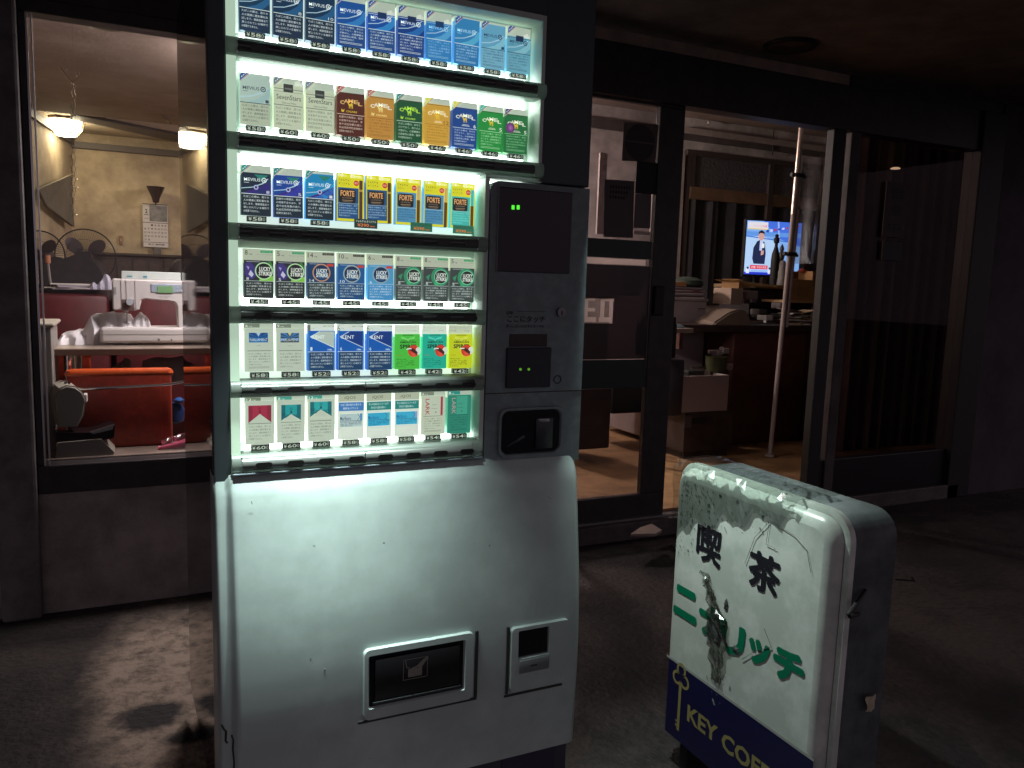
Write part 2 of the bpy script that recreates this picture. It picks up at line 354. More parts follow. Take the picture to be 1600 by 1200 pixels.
fl.R(42, 0, 108, 22, LG); fl.R(42, 22, 62, 112, LG); fl.R(62, 48, 100, 64, LG); fl.R(42, 98, 100, 112, LG); fl.R(10, 98, 42, 112, LG)
fl.R(122, 0, 190, 22, LG); fl.R(128, 22, 150, 112, LG); fl.R(128, 96, 200, 112, LG)
fl.mb.build('lettering', dr)
# stickers and notices on the door glass
def notice(name, pts, Y, m, label, cat, extra=None):
    P = [at(x, y, Y) for x, y in pts]; mb = MB(); mb.prism(P, (0, .002, 0), m)
    if extra: extra(mb, P)
    return tag(center(mb.build(name)), label, cat)
DKP = mat('dark_poster_back', (.20, .165, .13), .7, noise=.3, nscale=12)
def circ(mb, P):
    c = (P[0]+P[2])/2; r = (P[1]-P[0]).length*.43
    mb.add([c+Vector((r*math.cos(t), -.0012, r*math.sin(t))) for t in [k*math.pi/16 for k in range(32)]], [tuple(range(32))], mat('dark_disc', (.05, .04, .045), .6))
    mb.add([c+Vector((-r, -.002, -.002)), c+Vector((r, -.002, -.002)), c+Vector((r, -.002, .004)), c+Vector((-r, -.002, .004))], [(0, 1, 2, 3)], DKP)
notice('poster', [(975, 191), (1029, 195), (1024, 254), (972, 251)], DY-.003, DKP, 'square dark poster with a black disc, high on the door glass', 'poster', circ)
mb = MB(); c = at(1010, 278, DY-.004); mb.box((c.x-.058, DY-.008, c.z-.072), (c.x+.058, DY-.002, c.z+.072), RUB, .012 if False else .0025)
tag(center(mb.build('sticker')), 'small black rounded sticker below the poster on the door glass', 'sticker')
def lines(mb, P):
    f = Flat(mb, P[3]+Vector((0, -.001, 0)), (1, 0, 0), (0, 0, 1), (0, -1, 0)); W = (P[2]-P[3]).length*1000; H = (P[0]-P[3]).length*1000
    for k in range(3):
        for j in range(8-k): f.R(W*(.14+.09*j), H*(.86-.09*k), W*(.19+.09*j), H*(.91-.09*k), ink0((18, 14, 16)))
notice('notice', [(945, 280), (991, 283), (989, 372), (943, 370)], DY-.003, mat('dark_notice', (.14, .12, .12), .7), 'dark paper notice with rows of small writing on the door glass', 'notice', lines)
notice('notice', [(993, 302), (1018, 303), (1016, 357), (990, 356)], DY-.0035, mat('dark_notice2', (.20, .17, .16), .7), 'narrow dark notice beside the larger one on the door glass', 'notice')
# right jambs and fixed side light
jb = at(1305, 400, WY); jb2 = at(1335, 400, WY)
MB().box((3.072, WY-.03, 0), (3.16, WY+.02, 2.04), RUB, .004).build('door_jamb', bl)
sg = MB(); sg.box((3.20, WY-.03, .085), (3.27, WY+.02, 2.04), mat('grey_jamb', (.085, .070, .070), .7, noise=.5, nscale=5), .006).build('door_jamb', bl)
MB().box((4.20, WY-.05, 0), (4.40, WY+.06, 2.26), RUB, .006).build('door_jamb', bl)
MB().box((3.16, WY-.02, .085), (4.20, WY+.03, .30), BLK, .004).build('door_rail', bl)
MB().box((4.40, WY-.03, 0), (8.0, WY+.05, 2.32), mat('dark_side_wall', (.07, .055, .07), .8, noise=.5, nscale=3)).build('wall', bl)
sl = MB().box((3.27, WY+.004, .301), (4.199, WY+.008, 2.039), glassmat('dark_sidelight_glass', (.60, .54, .54), .04, base=.003)).build('pane', bl)
# banner with 営業中
bn = MB(); a = at(1388, 283, WY-.02); b = at(1415, 372, WY-.02)
bn.box((a.x, WY-.012, b.z), (b.x, WY-.008, a.z), mat('banner_paper', (.07, .055, .055), .7))
f = Flat(bn, (a.x, WY-.0125, b.z), (1, 0, 0), (0, 0, 1), (0, -1, 0)); W = (b.x-a.x)*1000; H = (a.z-b.z)*1000
for k, ch in enumerate('営業中'): f.T(ch, W*.2, H*(.70-.31*k), W*.8, H*(.90-.31*k), ink0((16, 12, 12)), 2, .01)
tag(center(bn.build('banner')), 'narrow vertical paper strip with three faint characters on dark glass', 'banner')
bb = MB(); a = at(1382, 376, WY-.02); b = at(1410, 408, WY-.02); bb.box((a.x, WY-.012, b.z), (b.x, WY-.007, a.z), RUB, .001); tag(center(bb.build('sticker')), 'small square black sticker below the strip with three characters', 'sticker')

# ================================================================== VENDING MACHINE
vm = thing('vending_machine', 'tall lit cigarette vending machine with white lower door and dark glossy side', 'vending machine', (.34, .3, 0))
GLOSS = mat('glossy_black_side', (.010, .010, .012), .035, spec=1.)
INW = mat('inner_white', (.66, .74, .68), .5)
VBLK = mat('machine_black', (.045, .058, .066), .5)
VDRK = mat('machine_dark_grey', (.10, .125, .13), .5)
RAILM = mat('grey_rail', (.34, .39, .36), .4, .1)
nt_ = RAILM.node_tree; tr_n = nt_.nodes.new('ShaderNodeBsdfTranslucent'); tr_n.inputs[0].default_value = (.34, .40, .37, 1); mx_n = nt_.nodes.new('ShaderNodeMixShader'); mx_n.inputs[0].default_value = .38
nt_.links.new(nt_.nodes['Principled BSDF'].outputs[0], mx_n.inputs[1]); nt_.links.new(tr_n.outputs[0], mx_n.inputs[2]); nt_.links.new(mx_n.outputs[0], nt_.nodes['Material Output'].inputs[0])
RDRK = mat('dark_rail_strip', (.075, .085, .08), .28, .3)
BUT = mat('button_black', (.012, .012, .012), .3)
MB().box((-.050, .03, .10), (.752, .62, 1.84), VBLK, .004).box((-.03, .0, 1.785), (.74, .03, 1.84), VBLK).build('cabinet', vm)
# left side panel, very slightly splayed
mb = MB(); mb.prism([(-.060, .0, .08), (-.0745, .625, .08), (-.0745, .625, 1.84), (-.060, .0, 1.84)], (.01, 0, 0), GLOSS); mb.build('side_panel', vm)
# front frame around the display
FY = -.032
XL, XR, XS = -.028, .616, .492          # display opening: left, right (upper), right (lower)
ZT, ZST, ZB = 1.765, 1.440, .822
fr = MB()
fr.box((-.060, FY, .80), (XL, .03, 1.84), VBLK, .003)
fr.box((XL, FY, ZT+.012), (XR+.01, .03, 1.84), VBLK)
fr.box((XR+.010, FY, ZST-.012), (.748, .03, 1.84), VBLK, .003)
fr.build('front_frame', vm)
# control side below the step
cp_ = MB()
r = .022; arc = [(XS+.012+r-r*math.cos(t), ZST-.016-r+r*math.sin(t)) for t in [k*math.pi/12 for k in range(7)]]
pts = arc+[(.748, ZST-.016), (.748, .80), (XS+.012, .80)]
cp_.prism([(x, FY-.004, z) for x, z in pts], (0, .03, 0), mat('control_panel_grey', (.22, .28, .29), .55, noise=.2, nscale=30))
ctl = cp_.build('control_panel', vm)
# white display box
db = MB()
db.box((XL, .024, ZB), (XR+.01, .03, ZT+.01), INW)
db.box((XR, FY-.002, ZST-.01), (XR+.009, .024, ZT+.012), INW, .001)        # upper right wall
db.box((XS, FY-.002, ZB), (XS+.010, .024, ZST-.010), INW, .001)            # lower right wall
db.box((XS, FY-.002, ZST-.012), (XR+.009, .024, ZST-.004), RAILM)
db.box((XL, FY-.002, ZT), (XR, .024, ZT+.012), INW)
db.box((XL+.001, FY, ZB), (XL+.016, .024, ZT), INW)
MB().box((XL, FY-.003, ZB), (XL+.017, FY, ZT), ink((186, 208, 190)), .001).build('lit_flange', vm)
db.box((XL, FY-.002, ZB-.008), (XS+.01, .024, ZB), INW)
db.build('display_box', vm)
# lit diffusers behind the rails (the lamps of the machine)
TUBE = mat('lit_diffuser', (.88, 1.0, .92), .5, emit=8.0)
TUBE2 = mat('lit_diffuser_soft', (.84, 1.0, .88), .5, emit=.85)
railz = [1.620, 1.453, 1.288, 1.132, .989, .842]
for i, (z, h, dn, up) in enumerate([(1.620, 1, .028, .022), (1.453, 1, .036, .018), (1.132, 1, .018, .020), (.842, 1, .0, .030)]):
    mb = MB(); xr = XR-.012 if z > 1.44 else XS-.012
    mb.box((XL+.03, .0195, z-.012-dn), (xr, .0235, z+.014+up), TUBE, .002)
    mb.build('light_tube', vm)
mb = MB()
for z0_, z1_ in ((1.66, 1.755), (1.30, 1.40), (1.155, 1.26), (1.0, 1.11), (.875, .97)):
    mb.box((XL+.02, .0225, z0_), ((XR if z1_ > 1.44 else XS)-.006, .0236, z1_), TUBE2)
mb.build('backlight_panel', vm)
MB().box((XL+.016, FY+.002, ZST-.01), (XR, FY+.0035, ZT), GLASS).box((XL+.016, FY+.002, ZB), (XS, FY+.0035, ZST-.012), GLASS).build('display_pane', vm)
# rails
SX = .061
for i, z in enumerate(railz):
    n = 10 if i < 2 else 8; xr = (XR+.008) if i < 2 else XS+.004; hh = .0165 if i < 5 else .019
    mb = MB()
    ns = 14; prof = []
    for k in range(ns+1):
        t = -math.pi/2+math.pi*k/ns
        prof.append((FY-.016*math.cos(t)**.7 if math.cos(t) > 0 else FY, z+hh*math.sin(t)))
    vs = []; 
    for x in (XL, xr): vs += [(x, y, zz) for y, zz in prof]+[(x, .004, z+hh), (x, .004, z-hh)][::-1][::-1]
    m_ = ns+3
    mb.add(vs, [(k, (k+1) % m_, m_+(k+1) % m_, m_+k) for k in range(m_)]+[tuple(range(m_)), tuple(range(m_, 2*m_))], RAILM, True)
    rail = mb.build('button_rail', vm)
    mb = MB(); xa, xb = (-.009, xr-.024)
    pts = []
    for k in range(9):
        t = -math.pi/2*.62+math.pi*.62*k/8
        pts.append((FY-.0175*max(math.cos(t), .01)**.7-.002, z+hh*.70*math.sin(t)))
    vs = [(x, y, zz) for x in (xa, xb) for y, zz in pts]
    mb.add(vs, [(k, k+1, 10+k, 9+k) for k in range(8)], RDRK if i < 5 else mat('rail_strip_lit', (.22, .24, .23), .3, .4), True)
    mb.box((xa-.002, FY-.014, z-hh*.8), (xa, FY-.004, z+hh*.8), ALU); mb.box((xb, FY-.014, z-hh*.8), (xb+.002, FY-.004, z+hh*.8), ALU)
    xm = (xa+xb)/2; mb.box((xm-.0005, FY-.0205, z-hh*.6), (xm+.0005, FY-.017, z+hh*.6), BUT)
    mb.build('rail_strip', rail)
    for k in range(n):
        xc = k*SX+.0285+(.002 if i > 2 else 0); b = MB()
        pp = []
        for s_, c_ in ((1, 0), (-1, 0)):
            for q in range(9):
                t = -math.pi/2+math.pi*q/8
                pp.append((xc+s_*(.0105+.0055*math.cos(t)), z-.001+s_*.0055*math.sin(t)))
        b.prism([(x, FY-.0203, zz) for x, zz in pp], (0, .003, 0), BUT, True)
        b.build('button', rail)
# ---------------- cigarette packs
WARN = ['たばこの煙は、周りの', '人の健康に悪影響を及', 'ぼします。健康増進法で', '禁じられている場所で', 'は喫煙できません。']
WARN2 = ['妊娠中の喫煙は、胎児', 'の発育不全のほか、早', '産や出生体重の減少、', '乳幼児突然死症候群の', '危険性を高めます。']
WARN3 = ['たばこの煙は、あなた', 'だけでなく、周りの人', 'が肺がん、心筋梗塞な', 'ど虚血性心疾患、脳卒', '中の危険性を高めます。']
PRICE = mat('price_lcd', (.012, .014, .014), .4); PTX = ink((196, 204, 192))
ROWB = [1.660, 1.490, 1.3215, 1.163, 1.018, .872]
CH = 95
def warn(f, x0, y0, x1, y1, c, w=None, small=False):
    w = w or WARN; n = len(w); n2 = n+(1 if small else 0); st = (y1-y0)/n2
    for k, t in enumerate(w):
        fr_ = 1 if k < n-1 else .62
        f.T(t, x0, y1-st*(k+1)+st*.26, x0+(x1-x0)*fr_, y1-st*k-st*.12, c, 3, 0)
    if small:
        for k in range(2): f.R(x0, y0+st*(.2+.4*k), x0+(x1-x0)*.95, y0+st*(.32+.4*k), c, 2)
SIL = (196, 202, 190)
def pack(row, col, design, spec, label, price):
    zb_ = ROWB[row]; x0 = col*SX+(.003 if row > 2 else 0)
    root = thing('cigarette_pack', label, 'cigarette pack', (x0+.0275, .01, zb_), 'sample packs in the lit display')
    mb = MB(); top = spec.get('top', 84)
    mb.box((x0, .0005, zb_), (x0+.055, .018, zb_+top*.001), ink(spec['side']) if 'side' in spec else ink(spec['bg']), .0008)
    f = Flat(mb, (x0, 0, zb_), (1, 0, 0), (0, 0, 1), (0, -1, 0))
    design(f, spec, top); mb.build('carton', root)
    if top < 94:
        mb = MB(); mb.box((x0-.001, .003, zb_+(top-6)*.001), (x0+.056, .017, zb_+.095), ink(spec.get('card', SIL)), .0004)
        f = Flat(mb, (x0, .0028, zb_), (1, 0, 0), (0, 0, 1), (0, -1, 0))
        cardf = spec.get('cardf')
        if cardf: cardf(f)
        elif spec.get('soft'):
            f.R(40, top, 44, top+8, (235, 236, 228)); f.R(45, top, 49, top+10, (240, 240, 232)); f.R(50, top-2, 54, top+7, (228, 229, 220))
        mb.build('display_card', root)
    rb = spec.get('rib')
    if rb:
        mb = MB(); f = Flat(mb, (x0, -.0012, zb_), (1, 0, 0), (0, 0, 1), (0, -1, 0))
        mb.prism([f.p(x, y, 0) for x, y in ((0, 94), (0, 76), (18, 94))][::-1], (0, .0006, 0), ink((205, 205, 200)))
        f.P([(0, 78), (0, 91), (3, 94), (16, 94)][0:1]+[(16, 94), (5, 94), (0, 89)], rb, 2)
        f.P([(1, 77.5), (0, 76), (18, 94), (16.4, 94)], (200, 90, 90), 1)
        for k in range(3): f.P([(3+3.2*k, 84+3.2*k), (5+3.2*k, 86+3.2*k), (4+3.2*k, 88+3.2*k), (2.2+3.2*k, 86+3.2*k)], (220, 225, 230), 3)
        mb.build('corner_ribbon', root)
    # price display of the machine below the pack
    mb = MB(); mb.box((x0+.010, -.002, zb_-.0115), (x0+.046, .010, zb_-.0012), PRICE, .0004)
    f = Flat(mb, (x0+.010, -.0021, zb_-.0115), (1, 0, 0), (0, 0, 1), (0, -1, 0))
    if price:
        f.T('¥', 2, 1.5, 8.5, 8.6, PTX, 2, .02); f.T(price, 10, 1.5, 28, 8.8, PTX, 2, .02); f.T('0', 28.5, 1.5, 33.6, 8.8, (150, 158, 148), 2, .02)
        mb.build('price_display', vm)
    root.rotation_euler = (0, random.gauss(0, .006), 0); root.location = Vector(root.location)+Vector((random.gauss(0, .0004), 0, random.random()*.0006))
    return root

def d_mev(f, s, top):
    c, c2, lt = s['bg'], s['warnbg'], s.get('lt', (60, 140, 210)); tx = s.get('tx', (235, 240, 245)); sp = 40
    f.R(0, 0, 55, sp, c2); f.R(0, sp, 55, top, c)
    f.P([(8, sp), (30, sp+8), (44, sp+18), (52, sp+30), (55, sp+30), (55, sp+14), (46, sp+5), (38, sp)], lt, 2)
    f.P([(0, sp+9), (20, sp+12), (40, sp+20), (50, sp+30), (49, sp+31), (38, sp+21.5), (20, sp+13.5), (0, sp+10.5)], (190, 215, 235), 3)
    if s.get('eclipse'):
        f.P([(0, sp), (55, sp), (55, sp+26), (30, sp+12)], (60, 36, 130), 2); f.P([(24, top-3), (50, top-3), (36, top-14)], (40, 130, 120), 2)
        f.C(27, sp+13, 4.5, (190, 190, 245), 4); f.C(27, sp+13, 2.2, (14, 14, 40), 5)
    yy = sp+24 if top > 78 else sp+20
    f.T('MEVIUS', 5, yy, 35, yy+6, tx, 5, .01); f.ring(42, yy+3, 5, 3.2, tx, 5, 16); f.C(42, yy+3, 1.6, tx, 5)
    f.R(5, yy-3.4, 14, yy-2.6, tx, 5)
    if s.get('num'): f.T(s['num'], 50-4*len(s['num']), sp+2.5, 52, sp+8, tx, 5)
    f.R(0, sp-.4, 55, sp+.9, s.get('line', (225, 232, 235)), 4)
    if s.get('soft'): f.R(0, top-3, 55, top-2.2, tx, 4); f.R(19, top-9, 37, top+2.5, s['seal'], 6)
    warn(f, 4, 4, 51, sp-2, tx, s.get('w'), s.get('small'))
def d_ss(f, s, top):
    f.R(0, 0, 55, top, (212, 216, 192)); f.R(0, top-9, 55, top-8, (90, 92, 86), 2); f.R(0, top-14, 55, top-13.2, (150, 152, 140), 2)
    f.R(18, top-14, 36, top+1, (60, 62, 60), 4); f.R(20, top-9, 34, top-6, (120, 122, 118), 5)
    f.T('SevenStars', 5, 54, 51, 63, (38, 42, 44), 3); f.T('Charcoal Filter', 15, 46.5, 42, 49.5, (60, 62, 60), 3)
    f.R(0, 43, 55, 44, (60, 62, 60), 3); warn(f, 4, 4, 51, 41, (90, 94, 84), s.get('w'))
CAMELB = [(14, 0), (15.2, 0), (15.6, 5), (17, 5.4), (17, 0), (18.4, 0), (18.8, 6), (22, 6.5), (22.4, 0), (23.6, 0), (24, 6), (25.2, 0), (26.6, 0), (26, 8), (27, 10), (25, 12), (22.5, 15.5), (20, 12.5), (18, 12), (15, 11), (13, 14), (11.5, 17.5), (8, 17), (8.3, 15.4), (10.6, 14.6), (11, 10), (13.4, 7)]
def d_camel(f, s, top):
    c = s['bg']; sp = 40; gold = s.get('gold', (240, 200, 60))
    f.R(0, 0, 55, sp, s.get('warnbg', c)); f.R(0, sp, 55, top, c); f.R(0, top-2.2, 55, top-1.4, (60, 50, 40), 2)
    tx = s.get('tx', (245, 242, 225))
    for ch, x, dy, sz in (('C', 6, 0, 8.5), ('A', 13.5, 2.8, 9), ('M', 22, 4, 10), ('E', 33, 3, 9), ('L', 42, 0, 8.5)):
        f.T(ch, x, 62+dy-3, x+sz, 62+dy+4.2, tx, 4, .03)
    f.P([(x*.62+15, y*.75+52) for x, y in CAMELB], gold, 5)
    if s.get('cig'):
        f.T('CIGARS', 18, 44.5, 40, 48, gold, 4, .02); f.P([(8, 45), (13, 44), (15, 50), (11, 47.5), (9, 51)], gold, 4)
    else:
        f.R(20, 45, 38, 46, tx, 4); f.R(22, 47.4, 36, 48.2, tx, 4)
    if s.get('num'): f.T(s['num'], 52-5.5*len(s['num']), 42.5, 52.5, 50, s.get('numc', (240, 240, 230)), 5, .01)
    if s.get('bulb'): f.C(13, 53, 10.5, (120, 52, 130), 6); f.C(13, 53, 6, (156, 84, 160), 7); f.T('C', 11.3, 51, 14.7, 55, (225, 190, 230), 8)
    f.R(0, sp-.3, 55, sp+.7, s.get('wc', tx), 4)
    warn(f, 4, 4, 51, sp-2, s.get('wc', tx), s.get('w'), s.get('small'))
def d_forte(f, s, top):
    f.R(0, 0, 55, 95, (246, 232, 40)); f.R(2, 5, 44, 66, s['bg'], 2)
    f.T('16', 3, 87, 13, 95, (252, 252, 240), 4, .03); f.T('本入', 14, 87, 21, 91, (250, 250, 235), 4); f.T('85', 27, 86, 37, 94, (252, 252, 240), 4, .03); f.T('mm', 38, 86, 50, 91, (250, 250, 235), 4)
    f.T('フォルテ16', 3, 78.5, 25, 83, (60, 70, 20), 4, .01); f.T(s['jp'], 3, 71.5, 3+len(s['jp'])*4.6, 76, (60, 70, 20), 4, .01)
    f.C(39, 76, 5.5, (214, 66, 50), 4); f.T('限定', 35.5, 74, 42.5, 78, (250, 220, 210), 5)
    f.P([(7, 36), (35, 36), (38, 38), (38, 60), (35, 63), (7, 63), (4, 60), (4, 38)], (30, 26, 26), 4)
    f.T('FORTE', 7, 49, 35, 60.5, (248, 176, 116), 6, .03); f.T('16 STICKS', 11, 44.5, 31, 47, (180, 150, 120), 5); f.R(10, 40.5, 32, 41.6, (180, 150, 120), 5); f.R(12, 38, 30, 38.8, (160, 130, 100), 5)
    f.R(2, 34.5, 44, 35.2, (200, 215, 220), 4)
    warn(f, 4, 8, 42, 33, s['wc'], WARN2)
    for x0_, y0_, y1_, c in s['stick']: f.R(x0_, y0_, 52, y1_, c, 5)
def d_lucky(f, s, top):
    c = s['bg']; f.R(0, 0, 55, top, c); sp = 33
    f.R(0, 0, 55, sp, s['warnbg'], 2)
    k = s['kind']
    f.R(4, top-3, 30, top-2.3, (200, 205, 210), 3)
    if k == 'flower':
        f.P([(2, 66), (12, 70), (20, 60), (26, 50), (18, 38), (6, 36), (2, 46)], (66, 54, 132), 3); f.P([(12, 54), (18, 46), (14, 40), (8, 46)], (214, 204, 236), 4); f.P([(4, 62), (10, 60), (8, 54)], (170, 150, 215), 4)
        f.P([(28, 33), (55, 33), (55, 44), (40, 40), (30, 48)], (140, 205, 70), 4); f.P([(44, 72), (50, 72), (55, 60), (55, 50)], (60, 130, 50), 4)
        f.ring(37, 53, 17, 14.6, (190, 225, 180), 5); f.C(37, 53, 14.6, (18, 22, 20), 5); cxx = 38
    elif k == 'green':
        f.ring(36, 53, 20, 14, (52, 150, 110), 3); f.ring(38, 53, 15.5, 14, (150, 215, 180), 5); f.C(38, 53, 14, (24, 34, 32), 6)
        f.P([(4, 52), (14, 58), (10, 44)], (60, 150, 110), 3); f.P([(22, 36), (30, 34), (34, 42), (26, 44)], (70, 170, 120), 3); cxx = 38
        f.R(4, 40, 18, 41, (200, 215, 205), 4)
    else:
        f.ring(28, 53, 18, 15.5, s['ring'], 4); f.C(28, 53, 15.5, (14, 44, 84), 4); f.C(28, 50, 11, (20, 78, 130), 5); cxx = 28
        f.R(39, top-7, 52, top-2, (214, 66, 56), 5)
    f.T('LUCKY', cxx-10, 53, cxx+12, 61, (245, 245, 240), 8, .03); f.T('STRIKE', cxx-11, 44, cxx+13, 52, (245, 245, 240), 8, .03)
    f.T(s['mg'], 4, 34.6, 4+4.6*len(s['mg']), 40, (235, 238, 235), 7)
    f.R(0, sp, 55, sp+.8, (205, 215, 220), 5)
    warn(f, 4, 4, 51, sp-2, (228, 234, 236), WARN)
def c_mg(mg, tagc, line2=True):
    def g(f):
        f.T(mg, 2, 83, 2+5.2*len(mg), 92, (50, 52, 48), 2); f.T('mg', 4+5.2*len(mg), 83, 10+5.2*len(mg), 85.6, (50, 52, 48), 2)
        f.R(31, 88, 54, 92.5, tagc, 2); f.T('レギュラー' if tagc[1] < 100 else 'メンソール', 34, 89, 51, 91.5, (200, 210, 190), 3)
        if line2 and tagc[1] > 100: f.T('フレーバー＋カプセル', 24, 83.5, 54, 86, (110, 115, 105), 2)
    return g
def d_parl(f, s, top):
    f.R(0, 0, 55, top, (205, 211, 198)); x0_, x1_, y0_, y1_ = 8, 44, 58, 77
    f.R(x0_, y0_, x1_, y1_, s['c1'], 3); 
    for q in (((26, 68), (8, 77), (18, 77)), ((26, 68), (34, 77), (44, 77)), ((26, 68), (8, 60), (8, 66)), ((26, 68), (44, 60), (44, 66)), ((26, 68), (8, 70), (8, 73)), ((26, 68), (44, 70), (44, 73))): f.P(list(q), s['c2'], 4)
    f.P([(22, 77), (26, 70), (30, 77)], s['c3'], 5)
    f.T('PARLIAMENT', 9.5, 60.5, 43, 66, (225, 235, 240), 6)
    f.T('CHARCOAL', 21, 51, 31, 52.4, (110, 116, 112), 3); f.R(5, 41, 50, 42, (84, 90, 88), 3)
    warn(f, 7, 6, 48, 38, (112, 118, 110), WARN, s.get('small'))
def c_box(t, c, tc=(238, 240, 230)):
    def g(f): f.R(0, 87, 29, 94.5, c, 2); f.T(t, 2, 88.2, 2+4.6*len(t), 93, tc, 3, .01); f.T('mg', 4+4.6*len(t), 88.2, 10+4.6*len(t), 90.4, tc, 3)
    return g
def d_kent(f, s, top):
    f.R(0, 0, 55, top, (16, 96, 190)); f.R(2, 0, 53, 38, (24, 66, 110), 2)
    f.P([(5, top-12), (24, top-1), (53, top-1), (53, 46)], s['tri'], 3)
    for a_, b_ in (((5, top-12), (24, top-1)), ((5, top-12), (53, 47))):
        dx, dy = b_[0]-a_[0], b_[1]-a_[1]; L = math.hypot(dx, dy); nx, ny = -dy/L*.6, dx/L*.6
        f.P([(a_[0]-nx, a_[1]-ny), (b_[0]-nx, b_[1]-ny), (b_[0]+nx, b_[1]+ny), (a_[0]+nx, a_[1]+ny)], (225, 235, 245), 5)
    f.T('KENT', 8, top-16, 34, top-9, (245, 248, 250), 6, .01)
    f.T(s['mg'], 5, 41, 9, 48, (235, 245, 250), 5); f.T('100s', 40, 41, 49, 44.5, (235, 245, 250), 5, .02)
    f.R(0, 38, 55, 39, (225, 235, 245), 5); f.R(1.6, 0, 2.4, top, (120, 180, 230), 5); f.R(52.6, 0, 53.4, top, (120, 180, 230), 5)
    warn(f, 6, 4, 50, 36, (222, 232, 238), WARN)
def c_kent(mg):
    def g(f): f.T(mg, 0, 80, 6, 93, (120, 126, 122), 2); f.T('mg', 8, 84, 14, 87, (150, 155, 150), 2); f.T('KENT.SYSTEM', 31, 89, 54, 92, (120, 126, 122), 2, .02)
    return g
def d_spirit(f, s, top):
    c = s['bg']; dk = (24, 40, 26); f.R(0, 0, 55, top, c)
    f.R(16, top-2.6, 40, top-1.6, (20, 30, 20), 3)
    f.P([(12, top-5), (26, top-9), (28, top-12), (30, top-9), (44, top-5), (42, top-10), (32, top-12), (28, top-15), (24, top-12), (14, top-10)], s['lt'], 3)
    f.T('NATURAL', 14, 61, 42, 63.4, dk, 3); f.T('AMERICAN', 10, 55.5, 46, 60, dk, 4, .02); f.T('SPIRIT', 10, 44, 46, 53, dk, 4, .03)
    f.C(41, 39, 13, (224, 64, 46), 5); f.C(51, 39, 6, (236, 240, 230), 6, ry=8); f.P([(26, 42), (34, 40), (48, 30), (50, 36), (44, 42), (36, 46)], (70, 30, 24), 7); f.P([(24, 42), (36, 43), (36, 45), (26, 45)], (245, 245, 240), 8); f.P([(34, 36), (44, 34), (46, 28), (40, 26)], (236, 90, 70), 8)
    f.R(3, 29, 16, 29.7, (180, 90, 40), 4)
    for k, t in enumerate(['無添加の葉たばこを100%使用', 'たばこの煙は、周りの人の健康に', '悪影響を及ぼします。健康増進法で', '禁じられている場所では喫煙', 'できません。']): f.T(t, 3, 20-4*k, 3+(40 if k not in (0, 4) else 22), 22.6-4*k, dk, 3)
def c_spirit(a_, b_, mg):
    def g(f):
        f.T('オーガニック ミント', 2, 87, 46, 91, (150, 155, 146), 2); f.T(a_, 2, 80.5, 2+3.8*len(a_)+4, 84.5, (150, 155, 146), 2); f.T(mg, 37, 80.5, 48, 84, (140, 146, 136), 2)
    return g
def d_marl(f, s, top):
    f.R(0, 0, 55, top, s.get('body', (206, 212, 198))); c = s['c']; x0_, x1_ = s.get('x', (5, 49)); yb, yt, ya = s['y']
    xm = (x0_+x1_)/2
    f.P([(x0_, yb), (xm, ya), (x1_, yb), (x1_, yt), (x0_, yt)], c, 3); f.P([(x0_+8, yb+9), (xm, ya), (x1_-8, yb+9), (x1_-8, yt), (x0_+8, yt)], s['c2'], 4)
    f.T('Marlboro', x0_+2, ya-8, x1_-2, ya+3, s['tx'], 5) if s.get('name') else None
    f.T('≡', xm-3, ya+9, xm+3, ya+13, s['tx'], 6); f.P([(xm-2, ya+2), (xm+2, ya+2), (xm+1.6, ya+7), (xm-1.6, ya+7)], s['tx'], 6)
    if s.get('name'): f.P([(x0_+1, yb-1), (xm, ya), (x1_-1, yb-1)], s.get('body', (206, 212, 198)), 7)
    f.R(x0_, 42, x1_, 43, (84, 90, 86), 3)
    warn(f, x0_+1, 8, x1_-1, 39, (112, 118, 108), WARN)
def d_iqos(f, s, top):
    f.R(0, 0, 55, 95, (238, 240, 232)); f.R(0, 80, 55, 95, (196, 198, 178), 2); f.T('iQOS', 13, 84, 36, 91, (80, 84, 76), 3)
    f.R(1, 60, 54, 78, s['band'], 3); f.T(s['t1'], 5, 70.5, 48, 75.5, (228, 236, 240), 4, .01); f.T(s['t2'], 10, 63, 42, 68, (228, 236, 240), 4, .01)
    f.R(3, 26, 51, 54, s['bx'], 3); f.R(3, 38.6, 51, 39.4, (60, 80, 90), 5)
    f.T('Marlboro', 4, 40.5, 27, 48, s['tx'], 5, .01); f.P([(40, 54), (45, 47), (40, 40), (41, 40), (46, 47), (41, 54)], (60, 90, 110), 5)
    f.R(46, 39.5, 51, 54, s['edge'], 4)
    for k, t in enumerate(['たばこの煙は、周りの人の健康に悪影響', 'を及ぼします。健康増進法で禁じられて', 'いる場所では喫煙できません。']): f.T(t, 4.5, 34.6-3.6*k, 49 if k < 2 else 30, 37.4-3.6*k, s['wt'], 5, .01)
    f.T('マールボロ', 5, 16, 32, 19.5, (205, 208, 202), 4); f.T('メンソール', 5, 10, 26, 14, (205, 208, 202), 4)
def d_lark(f, s, top):
    bg_, tx = s['bg'], s['tx']; f.R(0, 0, 55, 86, bg_)
    f.T('LARK', 9, 44, 18, 80, s['name'], 4, .01, 90); f.R(s['bar'][0], 43, s['bar'][1], 84, s['barc'], 3)
    f.R(24, 66, 34, 66.8, tx, 4); f.R(22, 58, 36, 58.6, tx, 4); f.C(33, 50, 1.6, tx, 4)
    f.R(5, 41, 49, 42, tx, 4); warn(f, 7, 6, 48, 38, tx, WARN, True)

